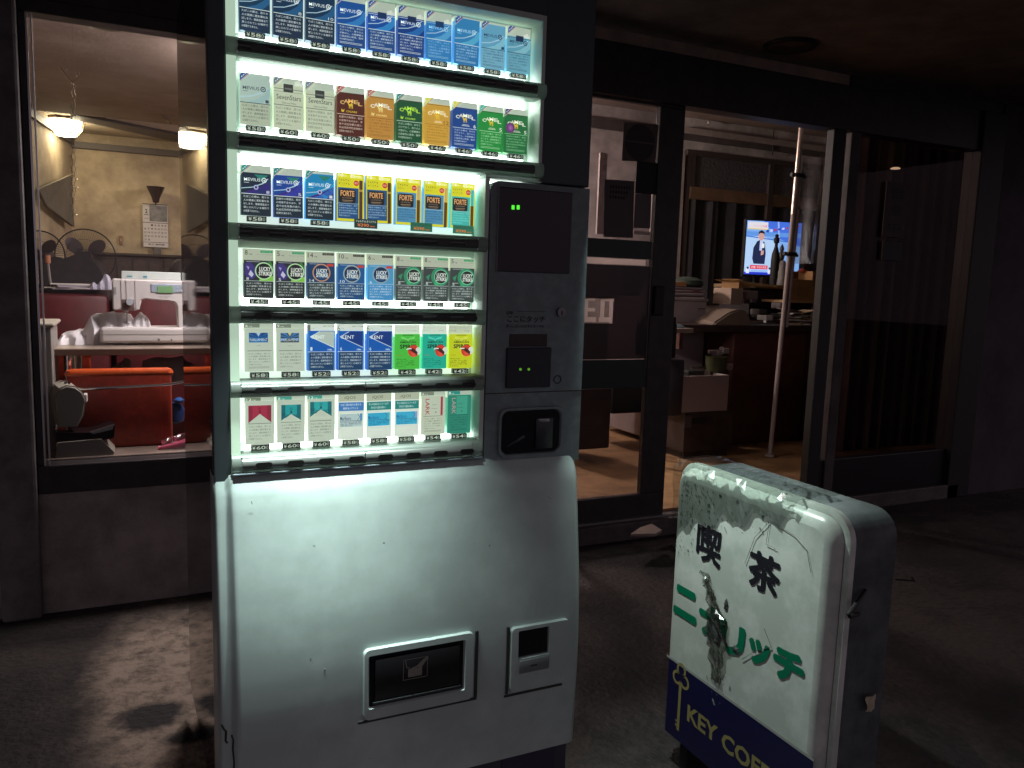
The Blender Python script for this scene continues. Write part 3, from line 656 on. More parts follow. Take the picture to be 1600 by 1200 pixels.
NAVY = (18, 48, 78); TEAL = (20, 140, 140); BLU = (44, 84, 160)
def mev(bg_, wb, **k): return dict(bg=bg_, warnbg=wb, **k)
o = ['first', 'second', 'third', 'fourth', 'fifth', 'sixth', 'seventh', 'eighth', 'ninth', 'tenth']
rows = []
rows.append([(d_mev, s, p, l) for s, p, l in [
    (mev((18, 60, 92), NAVY, top=94, lt=(40, 100, 150)), '58', 'dark navy pack, first from the left in the top display row'),
    (mev((18, 54, 88), (20, 46, 74), top=94, lt=(38, 96, 146), num='8'), '58', 'dark navy pack, second from the left in the top display row'),
    (mev((16, 54, 88), (20, 46, 70), top=94, lt=(38, 96, 146), num='10'), '58', 'dark navy pack numbered 10, third from left in the top display row'),
    (mev((20, 84, 164), (24, 74, 140), top=84, rib=BLU, lt=(50, 130, 205), w=WARN3, small=True), '58', 'royal blue pack beside the navy three in the top display row'),
    (mev((18, 80, 168), (28, 78, 146), top=72, rib=BLU, lt=(50, 140, 215), soft=True, seal=(18, 50, 100), small=True), '58', 'blue soft pack with cigarettes showing, fifth in the top display row'),
    (mev((14, 62, 140), (20, 66, 140), top=74, rib=BLU, lt=(40, 110, 190), soft=True, seal=(18, 44, 90), small=True), '58', 'deep blue soft pack with cigarettes showing, sixth in the top display row'),
    (mev((44, 126, 196), (48, 132, 200), top=74, rib=BLU, lt=(90, 170, 225), soft=True, seal=(20, 60, 110), small=True, w=WARN3, tx=(160, 205, 235)), '58', 'mid blue soft pack with dark seal, seventh in the top display row'),
    (mev((52, 136, 196), (44, 124, 188), top=92, rib=BLU, lt=(90, 180, 225), small=True, tx=(190, 220, 235)), '58', 'sky blue box pack, eighth in the top display row'),
    (mev((108, 172, 208), (124, 182, 212), top=90, rib=(60, 84, 150), lt=(140, 200, 225), tx=(40, 66, 96), num='1', small=True, line=(60, 80, 100)), '58', 'pale blue box pack with dark writing, ninth in the top display row'),
    (mev((104, 168, 196), (112, 174, 200), top=74, rib=BLU, soft=True, seal=(20, 40, 80), lt=(140, 195, 215), tx=(50, 76, 100), small=True, line=(50, 70, 90)), '58', 'pale blue soft pack with navy seal, right end of the top display row')]])
def cam_(bg_, **k): return dict(bg=bg_, top=82, **k)
rows.append([
    (d_mev, mev((186, 202, 196), (192, 196, 176), top=92, rib=(44, 84, 150), lt=(170, 196, 198), tx=(60, 76, 84), num='1', line=(70, 80, 84)), '58', 'pale silver pack with blue ribbon at left end of the second display row'),
    (d_ss, dict(bg=(212, 216, 192), top=82, rib=(110, 126, 140), soft=True), '60', 'cream pack with grey seal and blue grey ribbon, second row beside the silver pack'),
    (d_ss, dict(bg=(216, 220, 196), top=78, rib=(120, 136, 150), soft=False, w=WARN2), '60', 'cream pack with grey seal next to the dark red brown pack'),
    (d_camel, cam_((88, 36, 24), rib=(196, 84, 74), cig=True, tx=(240, 190, 120), w=WARN2, wc=(238, 210, 196)), '50', 'dark red brown pack with a camel in the second display row'),
    (d_camel, cam_((206, 144, 62), rib=(205, 110, 90), cig=True, gold=(250, 230, 150), wc=(150, 100, 44), small=True), '50', 'tan orange pack with a camel beside the dark red brown one'),
    (d_camel, cam_((22, 84, 50), rib=TEAL, cig=True, gold=(190, 230, 70), tx=(190, 232, 80), w=WARN3, wc=(215, 232, 214)), '50', 'dark green pack with yellow green lettering and a camel'),
    (d_camel, cam_((224, 168, 62), rib=(240, 226, 60), num='12', numc=(140, 92, 30), wc=(160, 114, 40), tx=(250, 240, 205), small=True, w=WARN2), '46', 'yellow orange pack numbered 12 with a camel'),
    (d_camel, cam_((18, 72, 150), rib=(240, 226, 60), num='6', w=WARN3, wc=(220, 230, 240), small=True), '46', 'blue pack numbered 6 with a camel'),
    (d_camel, cam_((26, 148, 62), rib=(60, 190, 170), num='5', wc=(190, 235, 190), small=True), '46', 'bright green pack numbered 5 with a camel and turquoise ribbon'),
    (d_camel, cam_((22, 112, 58), rib=(84, 50, 120), num='5', bulb=True, wc=(150, 215, 160), small=True, w=WARN2), '46', 'green pack with a purple disc at the right end of second row')])
rows.append([
    (d_mev, mev((20, 40, 62), (22, 40, 52), top=80, rib=TEAL, eclipse=True, num='8', lt=(20, 60, 90)), '58', 'near black pack with purple glow and teal ribbon at left of third row'),
    (d_mev, mev((20, 70, 160), (22, 44, 60), top=80, rib=TEAL, eclipse=True, num='5', lt=(30, 90, 180), w=WARN2), '58', 'blue and purple pack with dark warning panel, second in the third display row'),
    (d_mev, mev((20, 140, 200), (22, 44, 58), top=88, rib=TEAL, eclipse=True, num='1', lt=(40, 160, 210)), '58', 'turquoise and purple pack beside the first yellow card pack')]
    + [(d_forte, dict(bg=b_, jp=j, wc=wc, stick=st, top=95), None, l) for b_, j, wc, st, l in [
    ((30, 84, 140), 'オリジナル', (190, 215, 235), [(45, 0, 82, (92, 58, 40)), (45, 60, 64, (214, 170, 90))], 'yellow card pack with dark blue panel, fourth in the third display row'),
    ((34, 88, 142), 'オリジナル', (190, 215, 235), [(45, 0, 82, (92, 58, 40)), (45, 60, 64, (214, 170, 90))], 'yellow card pack with dark blue panel, fifth in the third display row'),
    ((84, 150, 196), 'ライト', (40, 70, 100), [(45, 0, 52, (100, 62, 42)), (45, 52, 82, (222, 184, 120))], 'yellow card pack with light blue panel, sixth in the third display row'),
    ((84, 150, 196), 'ライト', (40, 70, 100), [(45, 0, 52, (100, 62, 42)), (45, 52, 82, (222, 184, 120))], 'yellow card pack with light blue panel, seventh in the third display row'),
    ((70, 190, 186), 'メンソール', (150, 225, 220), [(45, 0, 48, (96, 62, 46)), (45, 48, 82, (60, 190, 206))], 'yellow card pack with turquoise panel at right end of third row')]])
LK = dict(top=73, card=(196, 198, 180))
DG = (46, 60, 58); GT = (60, 160, 110); BT = (58, 54, 44)
rows.append([(d_lucky, dict(LK, **s), '45', l) for s, l in [
    (dict(bg=(40, 40, 52), warnbg=(40, 46, 46), kind='flower', mg='8', cardf=c_mg('8', GT)), 'black pack with violet flower under a card numbered 8'),
    (dict(bg=(40, 40, 52), warnbg=(40, 46, 46), kind='flower', mg='5', cardf=c_mg('5', GT)), 'black pack with violet flower under a card numbered 5'),
    (dict(bg=(18, 62, 108), warnbg=(50, 66, 72), kind='disc', ring=(206, 150, 124), mg='14', cardf=c_mg('14', BT)), 'navy pack with copper ringed disc under a card numbered 14'),
    (dict(bg=(24, 92, 156), warnbg=(24, 80, 132), kind='disc', ring=(170, 180, 186), mg='10', cardf=c_mg('10', BT)), 'blue pack with silver ringed disc under a card numbered 10'),
    (dict(bg=(80, 160, 212), warnbg=(70, 150, 210), kind='disc', ring=(150, 170, 186), mg='6', cardf=c_mg('6', BT)), 'light blue pack with dark disc under a card numbered 6'),
    (dict(bg=(62, 72, 70), warnbg=(66, 76, 74), kind='green', mg='8', cardf=c_mg('8', GT)), 'grey pack with green ring beside the light blue disc pack'),
    (dict(bg=(62, 72, 70), warnbg=(66, 76, 74), kind='green', mg='8', cardf=c_mg('8', GT)), 'grey pack with green ring between the two other green ringed packs'),
    (dict(bg=(60, 70, 68), warnbg=(66, 76, 74), kind='green', mg='5', cardf=c_mg('5', GT)), 'grey pack with green ring under a card numbered 5, right end of row')]])
BX = (128, 134, 122)
rows.append([
    (d_parl, dict(bg=(205, 211, 198), top=86, c1=(20, 110, 180), c2=(40, 60, 120), c3=(200, 210, 215), small=True, cardf=c_box('6', BX)), '58', 'pale pack with bright blue rayed emblem at left end of the fifth row'),
    (d_parl, dict(bg=(205, 211, 198), top=86, c1=(60, 70, 86), c2=(60, 130, 200), c3=(210, 200, 160), cardf=c_box('9', BX)), '58', 'pale pack with dark grey and blue rayed emblem, second in fifth row'),
    (d_kent, dict(bg=(16, 96, 190), top=81, tri=(196, 206, 200), mg='1', card=(236, 238, 230), cardf=c_kent('1')), '52', 'blue pack with a silver triangle numbered 1'),
    (d_kent, dict(bg=(16, 96, 190), top=81, tri=(18, 60, 140), mg='6', card=(236, 238, 230), cardf=c_kent('6')), '52', 'blue pack with a dark blue triangle next to the silver triangle pack'),
    (d_kent, dict(bg=(16, 96, 190), top=81, tri=(18, 60, 140), mg='6', card=(236, 238, 230), cardf=c_kent('6')), '52', 'blue pack with a dark blue triangle next to the lime green pack'),
    (d_spirit, dict(bg=(80, 200, 70), lt=(130, 225, 120), top=75, card=(232, 234, 224), cardf=c_spirit('ウルトラ ライト', '', '1mg')), '42', 'lime green pack with a red disc in the fifth display row'),
    (d_spirit, dict(bg=(30, 184, 160), lt=(90, 220, 200), top=75, card=(232, 234, 224), cardf=c_spirit('ライト', '', '3mg')), '42', 'turquoise green pack with a red disc in the fifth display row'),
    (d_spirit, dict(bg=(214, 220, 30), lt=(235, 235, 100), top=75, card=(210, 212, 192), cardf=c_spirit('ONE', '', '1mg')), '42', 'yellow pack with a red disc at right end of the fifth row')])
rows.append([
    (d_marl, dict(bg=(206, 212, 198), top=88, c=(150, 40, 66), c2=(176, 48, 76), tx=(110, 26, 46), y=(44, 79, 62), cardf=c_box('12', (120, 130, 112))), '60', 'white pack with a crimson chevron at left end of the bottom row'),
    (d_marl, dict(bg=(206, 212, 198), top=88, c=(18, 110, 122), c2=(40, 164, 168), tx=(20, 84, 100), x=(8, 47), y=(46, 78, 59), name=1, cardf=c_box('8', (70, 158, 148))), '60', 'white pack with a small teal chevron beside the crimson one'),
    (d_marl, dict(bg=(212, 216, 200), top=88, c=(22, 116, 124), c2=(50, 174, 176), tx=(24, 88, 104), x=(4, 48), y=(51, 82, 66), name=1, cardf=c_box('12', (70, 158, 148))), '60', 'white pack with a large teal chevron, third in the bottom row'),
    (d_iqos, dict(bg=(236, 238, 230), top=95, band=(70, 130, 200), t1='たばこ葉の旨みと香りの', t2='絶妙なバランス', bx=(196, 214, 218), tx=(70, 90, 110), edge=(90, 150, 200), wt=(70, 80, 88)), '58', 'tall white carton with a blue band in the bottom row'),
    (d_iqos, dict(bg=(236, 238, 230), top=95, band=(40, 140, 136), t1='キレのあるメンソールで', t2='突き抜ける爽快な味わい', bx=(60, 180, 222), tx=(30, 110, 160), edge=(70, 190, 210), wt=(16, 90, 130)), '58', 'white carton with a teal band next to the blue banded carton'),
    (d_iqos, dict(bg=(236, 238, 230), top=95, band=(40, 140, 136), t1='キレのあるメンソールで', t2='突き抜ける爽快な味わい', bx=(66, 184, 224), tx=(30, 110, 160), edge=(150, 170, 220), wt=(16, 90, 130)), '58', 'white carton with a teal band next to the red striped white pack'),
    (d_lark, dict(bg=(208, 212, 194), top=86, tx=(120, 124, 112), name=(176, 60, 78), bar=(44, 49), barc=(170, 60, 80), cardf=c_box('6', (130, 136, 122))), '54', 'white pack with a red stripe and sideways red lettering'),
    (d_lark, dict(bg=(44, 140, 120), top=86, tx=(24, 84, 76), name=(190, 160, 160), bar=(20, 46), barc=(70, 168, 144), cardf=c_box('1', (40, 150, 140))), '54', 'green pack with sideways lettering at right end of the bottom row')])
for r_, rw in enumerate(rows):
    for c_, (fn, s, pr, lb) in enumerate(rw): pack(r_, c_, fn, s, lb, pr)
# wide price plates of the yellow packs
for a_, t, xa, xb, cc, tc in ((0, 'フォルテ16 オリジナル', 3.55, 4.2, (26, 56, 56), (232, 236, 225)), (1, 'フォルテ16 ライト', 5.5, 6.2, (40, 112, 88), (30, 50, 44)), (2, 'フォルテ16 メンソール', 7.05, 7.75, (46, 120, 96), (30, 50, 44))):
    x0 = xa*SX; mb = MB(); z0 = 1.3215-.012; mb.box((x0, -.008, z0), (x0+.048, -.006, z0+.018), ink(cc), .0006)
    f = Flat(mb, (x0, -.0082, z0), (1, 0, 0), (0, 0, 1), (0, -1, 0)); f.T(t, 3, 11, 45, 15.6, tc, 2, .01); f.T('¥390', 6, 2.5, 30, 9, (236, 130, 70), 2, .02); f.R(32, 3, 42, 5, (200, 110, 60), 2)
    mb.build('price_plate', vm)

# added spots floating before the display, to brighten the lower door
for k, x in enumerate((.0, .09, .18, .27, .36)):
    L = bpy.data.lights.new('added_fill_spot', 'SPOT'); L.energy = (31, 31, 28, 24, 19)[k]; L.color = (.84, 1, .93); L.spot_size = math.radians(54); L.spot_blend = 1.; L.shadow_soft_size = .012
    o_ = bpy.data.objects.new('added_fill_spot', L); COL.objects.link(o_); o_.parent = vm
    o_.matrix_world = Matrix.Translation((x, -.118, 1.33)) @ Vector((-.03, -.13, -1)).to_track_quat('-Z', 'Y').to_matrix().to_4x4(); o_.location = Vector((x, -.118, 1.33))-Vector(vm.location)
L = bpy.data.lights.new('added_fill_spot', 'SPOT'); L.energy = 46; L.color = (.84, 1, .93); L.spot_size = math.radians(54); L.spot_blend = .8; L.shadow_soft_size = .012  # one more added spot, aimed at the cafe sign to brighten it
o_ = bpy.data.objects.new('added_fill_spot', L); COL.objects.link(o_); o_.parent = vm
o_.matrix_world = Matrix.Translation((.74, -.062, 1.42)) @ (Vector((1.03, -.31, .45))-Vector((.74, -.062, 1.42))).to_track_quat('-Z', 'Y').to_matrix().to_4x4(); o_.location = Vector((.74, -.062, 1.42))-Vector(vm.location)
# ---------------- controls
f = None
mb = MB(); mb.box((.522, FY-.0065, 1.232), (.703, FY-.003, 1.412), mat('black_glass_panel', (.028, .020, .038), .4), .002)
mb.box((.5205, FY-.008, 1.232), (.522, FY-.003, 1.412), mat('panel_edge', (.25, .25, .27), .4))
rd = mb.build('display_screen', ctl)
LED = mat('green_led', lin((90, 250, 60)), .5, emit=1.1); LED2 = mat('dim_green_led', lin((110, 190, 50)), .5, emit=.5)
for px in (801.5, 809.5):
    p = at(px, 324, FY-.007); MB().box((p.x-.0032, FY-.0085, p.z-.0045), (p.x+.0032, FY-.0065, p.z+.0045), LED, .0006).build('led', rd)
mb = MB(); fl = Flat(mb, (.545, FY-.0045, 1.10), (1, 0, 0), (0, 0, 1), (0, -1, 0))
DT = mat('dark_print', (.028, .026, .03), .6)
fl.T('自動', 4, 38, 20, 47, DT, 2, .02); fl.R(30, 46, 100, 47, DT); fl.T('ここにタッチ', 6, 22, 100, 37, DT, 2, .03); fl.T('購入したい方は下にカードを', 4, 10, 98, 17, DT, 2, .02)
fl.mb.build('panel_lettering', ctl)
lk = MB(); lk.cyl((.684, FY-.012, 1.146), (.684, FY, 1.146), .011, mat('lock_metal', (.20, .20, .20), .3, .9), 20).box((.6825, FY-.0125, 1.139), (.6855, FY-.0115, 1.149), BLK).build('lock', ctl)
MB().box((.558, FY-.006, 1.068), (.652, FY-.003, 1.096), mat('brown_label', (.045, .03, .03), .6), .001).build('label', ctl)
cr_ = MB().box((.551, FY-.012, .976), (.662, FY-.002, 1.066), mat('reader_black', (.016, .018, .030), .45), .003).build('card_reader', ctl)
for px in (813, 826):
    p = at(px, 577, FY-.012); MB().cyl((p.x, FY-.0135, p.z), (p.x, FY-.011, p.z), .003, LED2, 12).build('led', cr_)
MB().ring if False else None
rg = MB(); rg.tube([(.683+.009*math.cos(t), FY-.005, .992+.009*math.sin(t)) for t in [k*math.pi/8 for k in range(17)]], .0012, DT, 6); rg.build('coin_ring', ctl)
MB().box((XS+.012, FY-.0048, .9635), (.7485, FY-.003, .9655), BLK).build('seam', ctl)
# rounded window with recess
def rrect(x0, x1, z0, z1, r, n=6):
    P = []
    for cx_, cz_, a0 in ((x1-r, z1-r, 0), (x0+r, z1-r, 90), (x0+r, z0+r, 180), (x1-r, z0+r, 270)):
        P += [(cx_+r*math.cos(math.radians(a0+90*k/n)), cz_+r*math.sin(math.radians(a0+90*k/n))) for k in range(n+1)]
    return P
def bezel(mb, o, i, ro, ri, yo, yi, m, ydeep=None, mi=None, pts_y=None):
    A = rrect(*o, ro); B = rrect(*i, ri); n = len(A)
    A0 = [(x, (pts_y(z) if pts_y else yo)+.004, z) for x, z in A]; A1 = [(x, yo if not pts_y else pts_y(z)-.010, z) for x, z in [((x*.985+(o[0]+o[1])/2*.015), (z*.985+(o[2]+o[3])/2*.015)) for x, z in A]]
    B1 = [(x, (pts_y(z)-.010 if pts_y else yo), z) for x, z in [((x*1.03-(i[0]+i[1])/2*.03), (z*1.04-(i[2]+i[3])/2*.04)) for x, z in B]]; B0 = [(x, (pts_y(z) if pts_y else 0)+yi if pts_y else yi, z) for x, z in B]
    vs = A0+A1+B1+B0
    mb.add(vs, [(k*n+j, k*n+(j+1) % n, (k+1)*n+(j+1) % n, (k+1)*n+j) for k in range(3) for j in range(n)], m, True)
    mb.add(B0, [tuple(range(n))], mi or m)
mb = MB(); bezel(mb, (.536, .701, .817, .931), (.545, .693, .825, .923), .020, .018, FY-.010, FY-.0045, mat('control_panel_grey', (0, 0, 0)), mi=mat('dark_tray', (.008, .010, .014), .15))
mb.box((.556, FY-.008, .850), (.605, FY-.0046, .856), mat('dark_lever', (.05, .055, .06), .3, .6), .001, M=Matrix.Translation((.58, 0, .853)) @ Matrix.Rotation(-.5, 4, 'Y') @ Matrix.Translation((-.58, 0, -.853)))
mb.box((.630, FY-.009, .832), (.676, FY-.0046, .905), mat('coin_slot_body', (.022, .026, .034), .35), .004)
mb.box((.636, FY-.0100, .896), (.664, FY-.0088, .903), mat('coin_slot_metal', (.30, .30, .31), .3, .8), .0015)
mb.build('coin_window', ctl)

# ---------------- lower door: a bulging sheet-metal body
BODY = mat('machine_white_paint', (.50, .60, .58), .34, noise=.20, nscale=3.5, bump=.04, bscale=5)
PR = [(.822, -.034), (.812, -.046), (.79, -.056), (.76, -.063), (.68, -.075), (.60, -.086), (.54, -.093), (.48, -.098), (.42, -.101), (.36, -.102), (.28, -.101), (.20, -.098), (.125, -.095)]
def by(z):
    if z >= PR[0][0]: return PR[0][1]
    for (z0, y0), (z1, y1) in zip(PR, PR[1:]):
        if z <= z0 and z >= z1:
            t = (z0-z)/(z0-z1); return y0+(y1-y0)*t
    return PR[-1][1]
mb = MB(); XA, XB = -.062, .742
us = [0, .0006, .0018, .0036, .006, .012, .018, .021, .0235, .026, .0285, .031, .034, .040, .045]; xs = [XA+u for u in us]+[XA+.045+(XB-XA-.09)*k/30 for k in range(1, 30)]+[XB-u for u in us[::-1]]
def edge(x):     # 0 on the raised panel, 1 at the outer edge of the door
    ul, ur = x-XA, XB-x
    def sm(t): t = min(1, max(0, t)); return t*t*(3-2*t)
    l = .42*(1-sm((ul-.021)/.013))+.58*(1-math.sqrt(max(0, 1-(1-min(1, ul/.006))**2)))
    r_ = 1-math.sqrt(max(0, 1-(1-min(1, ur/.022))**2))
    return max(l, r_)
zs_ = [.822, .818, .812, .805, .797, .79, .78, .765]+[.75-.02*k for k in range(31)]+[.125]
vs = []; n = len(xs)
for z in zs_:
    for x in xs:
        y = by(z); e = edge(x); y = y+e*.036
        if x > XS+.012 and z > .77:      # scoop under the control side
            k = min(1, (z-.77)/.045); y += .018*k*k*(3-2*k)*min(1, (x-XS-.012)/.03)*.6
        vs.append((x, min(y, FY+.004) if z < .82 else FY+.001, z))
mb.add(vs, [(i*n+j, i*n+j+1, (i+1)*n+j+1, (i+1)*n+j) for i in range(len(zs_)-1) for j in range(n-1)], BODY, True)
# sides and bottom of the door
m0 = len(zs_)
lft = [vs[i*n] for i in range(m0)]; rgt = [vs[i*n+n-1] for i in range(m0)]; bot = [vs[(m0-1)*n+j] for j in range(n)]
for e_ in (lft, rgt, bot):
    mb.add(e_+[(x, .03, z) for x, y, z in e_], [(k, k+1, len(e_)+k+1, len(e_)+k) for k in range(len(e_)-1)], BODY)
lower = mb.build('lower_door', vm)
MB().box((XL+.001, FY-.0185, .8232), (XS+.003, FY, .8262), mat('blue_grey_lip', (.22, .27, .31), .4), .0008).build('rail_lip', vm)
# dirty ledge under the bottom rail
MB().box((XL+.006, FY-.012, .8215), (XS+.002, FY, .8265), mat('dirty_ledge', (.33, .32, .27), .8, noise=.5, nscale=40), .001).build('ledge', vm)
PX = -.132
def b3(x, y, z): return (x, y, z)
tray = MB()
bezel(tray, (.216, .462, .298, .452), (.229, .438, .325, .436), .012, .004, 0, -.004, BODY, mi=mat('dark_tray', (0, 0, 0)), pts_y=by)
tray.box((.240, by(.38)-.0085, .338), (.428, by(.38)-.0045, .428), mat('tray_flap', (.010, .010, .012), .3), .002)
tray.box((.236, by(.33)-.010, .329), (.432, by(.33)-.005, .336), mat('dark_lever', (0, 0, 0)), .001)
tr_ = tray.build('pickup_tray', lower)
st = MB(); z0 = .372; yy = by(.40)-.0092
fl = Flat(st, (.300, yy, z0), (1, 0, 0), (0, 0, 1), (0, -1, 0)); G1 = mat('tray_sticker', (.21, .19, .17), .7)
for q in ((0, 0, 54, 1.2), (0, 44, 54, 45.2), (0, 0, 1.2, 45), (53, 0, 54.2, 45)): fl.R(*q, G1, 2)
fl.R(11, 5, 42, 23, G1, 2); fl.P([(18, 25), (30, 28), (44, 40), (54, 46), (56, 40), (48, 33), (42, 24), (36, 22), (34, 25), (24, 22), (18, 22)], G1, 3)
fl.P([(4, 44), (7, 27), (16, 24), (16, 25.5), (8.4, 28.5), (6, 44)], G1, 3); fl.P([(24, 18), (28, 14), (27, 8), (29, 8), (31, 15), (26, 20)], (30, 28, 26), 4)
st.build('sticker', tr_) if False else st.build('tray_sticker', lower)
gv = MB(); DK = mat('groove_shadow_gap', (.03, .034, .032), .7)
for x0, x1, z0, z1 in ((.467, .4735, .296, .450), (.5435, .5495, .288, .446)): gv.box((x0, by(.37)-.003, z0), (x1, by(.37)+.004, z1), DK)
gv.box((.207, by(.29)-.0025, .290), (.4735, by(.29)+.003, .2955), DK); gv.box((.541, by(.28)-.0025, .280), (.69, by(.28)+.003, .285), DK)
gv.build('trim_gap', lower)
co = MB()
bezel(co, (.5515, .700, .292, .444), (.570, .646, .371, .434), .010, .003, 0, -.003, BODY, mi=mat('dark_tray', (0, 0, 0)), pts_y=by)
co.box((.572, by(.35)-.0125, .335), (.648, by(.35)-.009, .366), mat('flap_grey', (.16, .18, .185), .4), .002); co.box((.600, by(.35)-.0135, .349), (.616, by(.35)-.012, .352), BLK)
co.build('coin_return', lower)
sc = MB(); sc.tube([(.005, by(.745)-.0012, .775), (.0045, by(.745)-.0014, .772), (.006, by(.745)-.001, .769)], .0006, BLK, 5)
# chipped rust marks at the lower left edge
for pts_, w_ in (([(-.058, .34), (-.054, .33), (-.050, .325), (-.051, .305), (-.048, .30)], .0022), ([(-.040, .315), (-.037, .305), (-.038, .285), (-.036, .26), (-.037, .235)], .002)):
    sc.tube([(x, by(z)+edge(x)*.036-.0005, z) for x, z in pts_], w_, mat('rust_chip', (.02, .018, .018), .9), 6)
rs = random.Random(31)
for k in range(14):
    x = XA+.05+rs.random()*.70; z = .14+rs.random()**1.4*.6
    if .2 < x < .48 and .28 < z < .46 or x > .53 and .27 < z < .46: continue
    l_ = .001+.010*rs.random()**3; a_ = rs.random()*3.1
    sc.tube([(x, by(z)-.0002, z), (x+l_*math.cos(a_), by(z+l_*math.sin(a_))-.0002, z+l_*math.sin(a_))], .0003+.0005*rs.random(), mat('scuff_mark', (.14, .15, .14), .8), 4)
sc.build('paint_chips', lower)
MB().box((-.05, -.06, .02), (.735, .60, .128), mat('plinth_dark', (.05, .045, .075), .6), .004).build('plinth', vm)
for x in (.0, .68):
    for y in (-.02, .55): MB().cyl((x, y, 0), (x, y, .03), .03, RUB, 12).build('foot', vm)
MB().box((.56, -.064, .04), (.70, -.060, .13), mat('plinth_notice', (.035, .03, .06), .6), .001).build('notice', vm)
# ================================================================== CAFE SIGN (illuminated sign box on the pavement)
SXX = 1.03; SY0, SY1 = -.055, -.575; SZ0, SZ1 = .065, .782; SD = .165
sg = thing('cafe_sign', 'freestanding white cafe sign box with black and green characters, beside the machine', 'sign', (SXX+SD/2, (SY0+SY1)/2, 0))
SDK = mat('ribbed_grey_metal', (.13, .15, .155), .5, .1, noise=.45, nscale=16)
def srr(x, y0, y1, z0, z1, r, n=7):
    P = []
    for cy_, cz_, a0 in ((y0-r, z1-r, 0), (y1+r, z1-r, 90), (y1+r, z0+r, 180), (y0-r, z0+r, 270)):
        P += [(x, cy_+r*math.cos(math.radians(a0+90*k/n)), cz_+r*math.sin(math.radians(a0+90*k/n))) for k in range(n+1)]
    return P
def loops(mb, Ls, m, cap=True, smooth=True):
    n = len(Ls[0]); vs = [p for L in Ls for p in L]
    mb.add(vs, [(k*n+j, k*n+(j+1) % n, (k+1)*n+(j+1) % n, (k+1)*n+j) for k in range(len(Ls)-1) for j in range(n)], m, smooth)
    if cap: mb.add(Ls[-1], [tuple(range(n))], m)
# ribbed body band
mb = MB(); Ls = []
nr = 26
for k in range(nr*2+1):
    x = SXX+.022+(SD-.04)*k/(nr*2); e = .0016 if k % 2 else 0
    Ls.append(srr(x, SY0-.004+e*-1, SY1+.004+e, SZ0+.004, SZ1-.004-e, .055))
Ls = [srr(SXX+.03, SY0-.1, SY1+.1, SZ0+.1, SZ1-.1, .03)]+Ls+[srr(SXX+SD-.014, SY0-.03, SY1+.03, SZ0+.03, SZ1-.03, .04)]
loops(mb, Ls, SDK); mb.build('casing', sg)
SW = mat('sign_white_acrylic', (.66, .70, .66), .3, noise=.12, nscale=7, col2=(.50, .55, .50))
mb = MB(); loops(mb, [srr(SXX+.024, SY0+.004, SY1-.004, SZ0-.002, SZ1+.004, .058), srr(SXX+.010, SY0+.004, SY1-.004, SZ0-.002, SZ1+.004, .058), srr(SXX+.008, SY0, SY1, SZ0+.002, SZ1, .055), srr(SXX+.008, SY0-.006, SY1+.008, SZ0+.008, SZ1-.008, .05)], SW, False)
mb.build('rim', sg)
fz = atx(1042, 1018, SXX).z; fz = .205+.02
mb = MB(); loops(mb, [srr(SXX+.009, SY0-.006, SY1+.010, SZ0+.006, SZ1-.008, .05), srr(SXX-.004, SY0-.010, SY1+.016, SZ0+.012, SZ1-.014, .045), srr(SXX-.012, SY0-.020, SY1+.028, SZ0+.02, SZ1-.026, .035), srr(SXX-.014, SY0-.030, SY1+.040, SZ0+.03, SZ1-.036, .03)], SW)
face = mb.build('face_panel', sg)
# blue lower part + lettering
mb = MB(); F = Flat(mb, (SXX-.0143, SY0, 0), (0, -1, 0), (0, 0, 1), (-1, 0, 0))
def sxy(px, py): p = atx(px, py, SXX-.0145); return (SY0-p.y)*1000, p.z*1000
dl_ = sxy(1042, 1018); dr_ = sxy(1262, 1187); dz = (dl_[1]+dr_[1])/2
SNAVY = mat('sign_navy_film', (.010, .010, .055), .35); SGOLD = mat('sign_gold_print', (.30, .26, .10), .45); SGRN = mat('sign_green_print', (.0, .17, .085), .4); SBLK = mat('sign_black_print', (.012, .012, .018), .4)
F.R(22, SZ0*1000+16, 500, dz-4, SNAVY, 1)
F.R(13, dz-4, 501, dz+2, mat('sign_joint', (.35, .37, .35), .5), 2)
mb.build('lower_film', sg); mb = MB(); F.mb = mb
def char(ch, pl, m, b=2.):   # pl: four picked corners of the glyph
    a_ = [sxy(*p) for p in pl]; x0 = (a_[0][0]+a_[3][0])/2; x1 = (a_[1][0]+a_[2][0])/2; y1 = (a_[0][1]+a_[1][1])/2; y0 = (a_[2][1]+a_[3][1])/2
    F.T(ch, x0+b, y0+b, x1-b, y1-b, m, 4)
    for k in range(8): F.T(ch, x0+b+b*math.cos(k*math.pi/4), y0+b+b*math.sin(k*math.pi/4), x1-b+b*math.cos(k*math.pi/4), y1-b+b*math.sin(k*math.pi/4), m, 4.1+.1*k)
print('SIGNW', dl_, dr_)
char('喫', [(1088, 812), (1128, 830), (1127, 892), (1090, 872)], SBLK, 2.6)
char('茶', [(1170, 853), (1221, 876), (1218, 940), (1170, 914)], SBLK, 3.0)
char('ニ', [(1055, 908), (1090, 930), (1089, 980), (1052, 955)], SGRN, 4.8)
char('ナ', [(1089, 930), (1140, 966), (1128, 1012), (1096, 985)], SGRN, 4.8)
char('リ', [(1128, 962), (1168, 985), (1160, 1038), (1122, 1008)], SGRN, 4.8)
char('ッ', [(1168, 990), (1206, 1010), (1200, 1052), (1172, 1030)], SGRN, 4.8)
char('チ', [(1208, 1002), (1258, 1028), (1257, 1080), (1208, 1058)], SGRN, 4.8)
mb.build('lettering', sg); mb = MB(); F.mb = mb
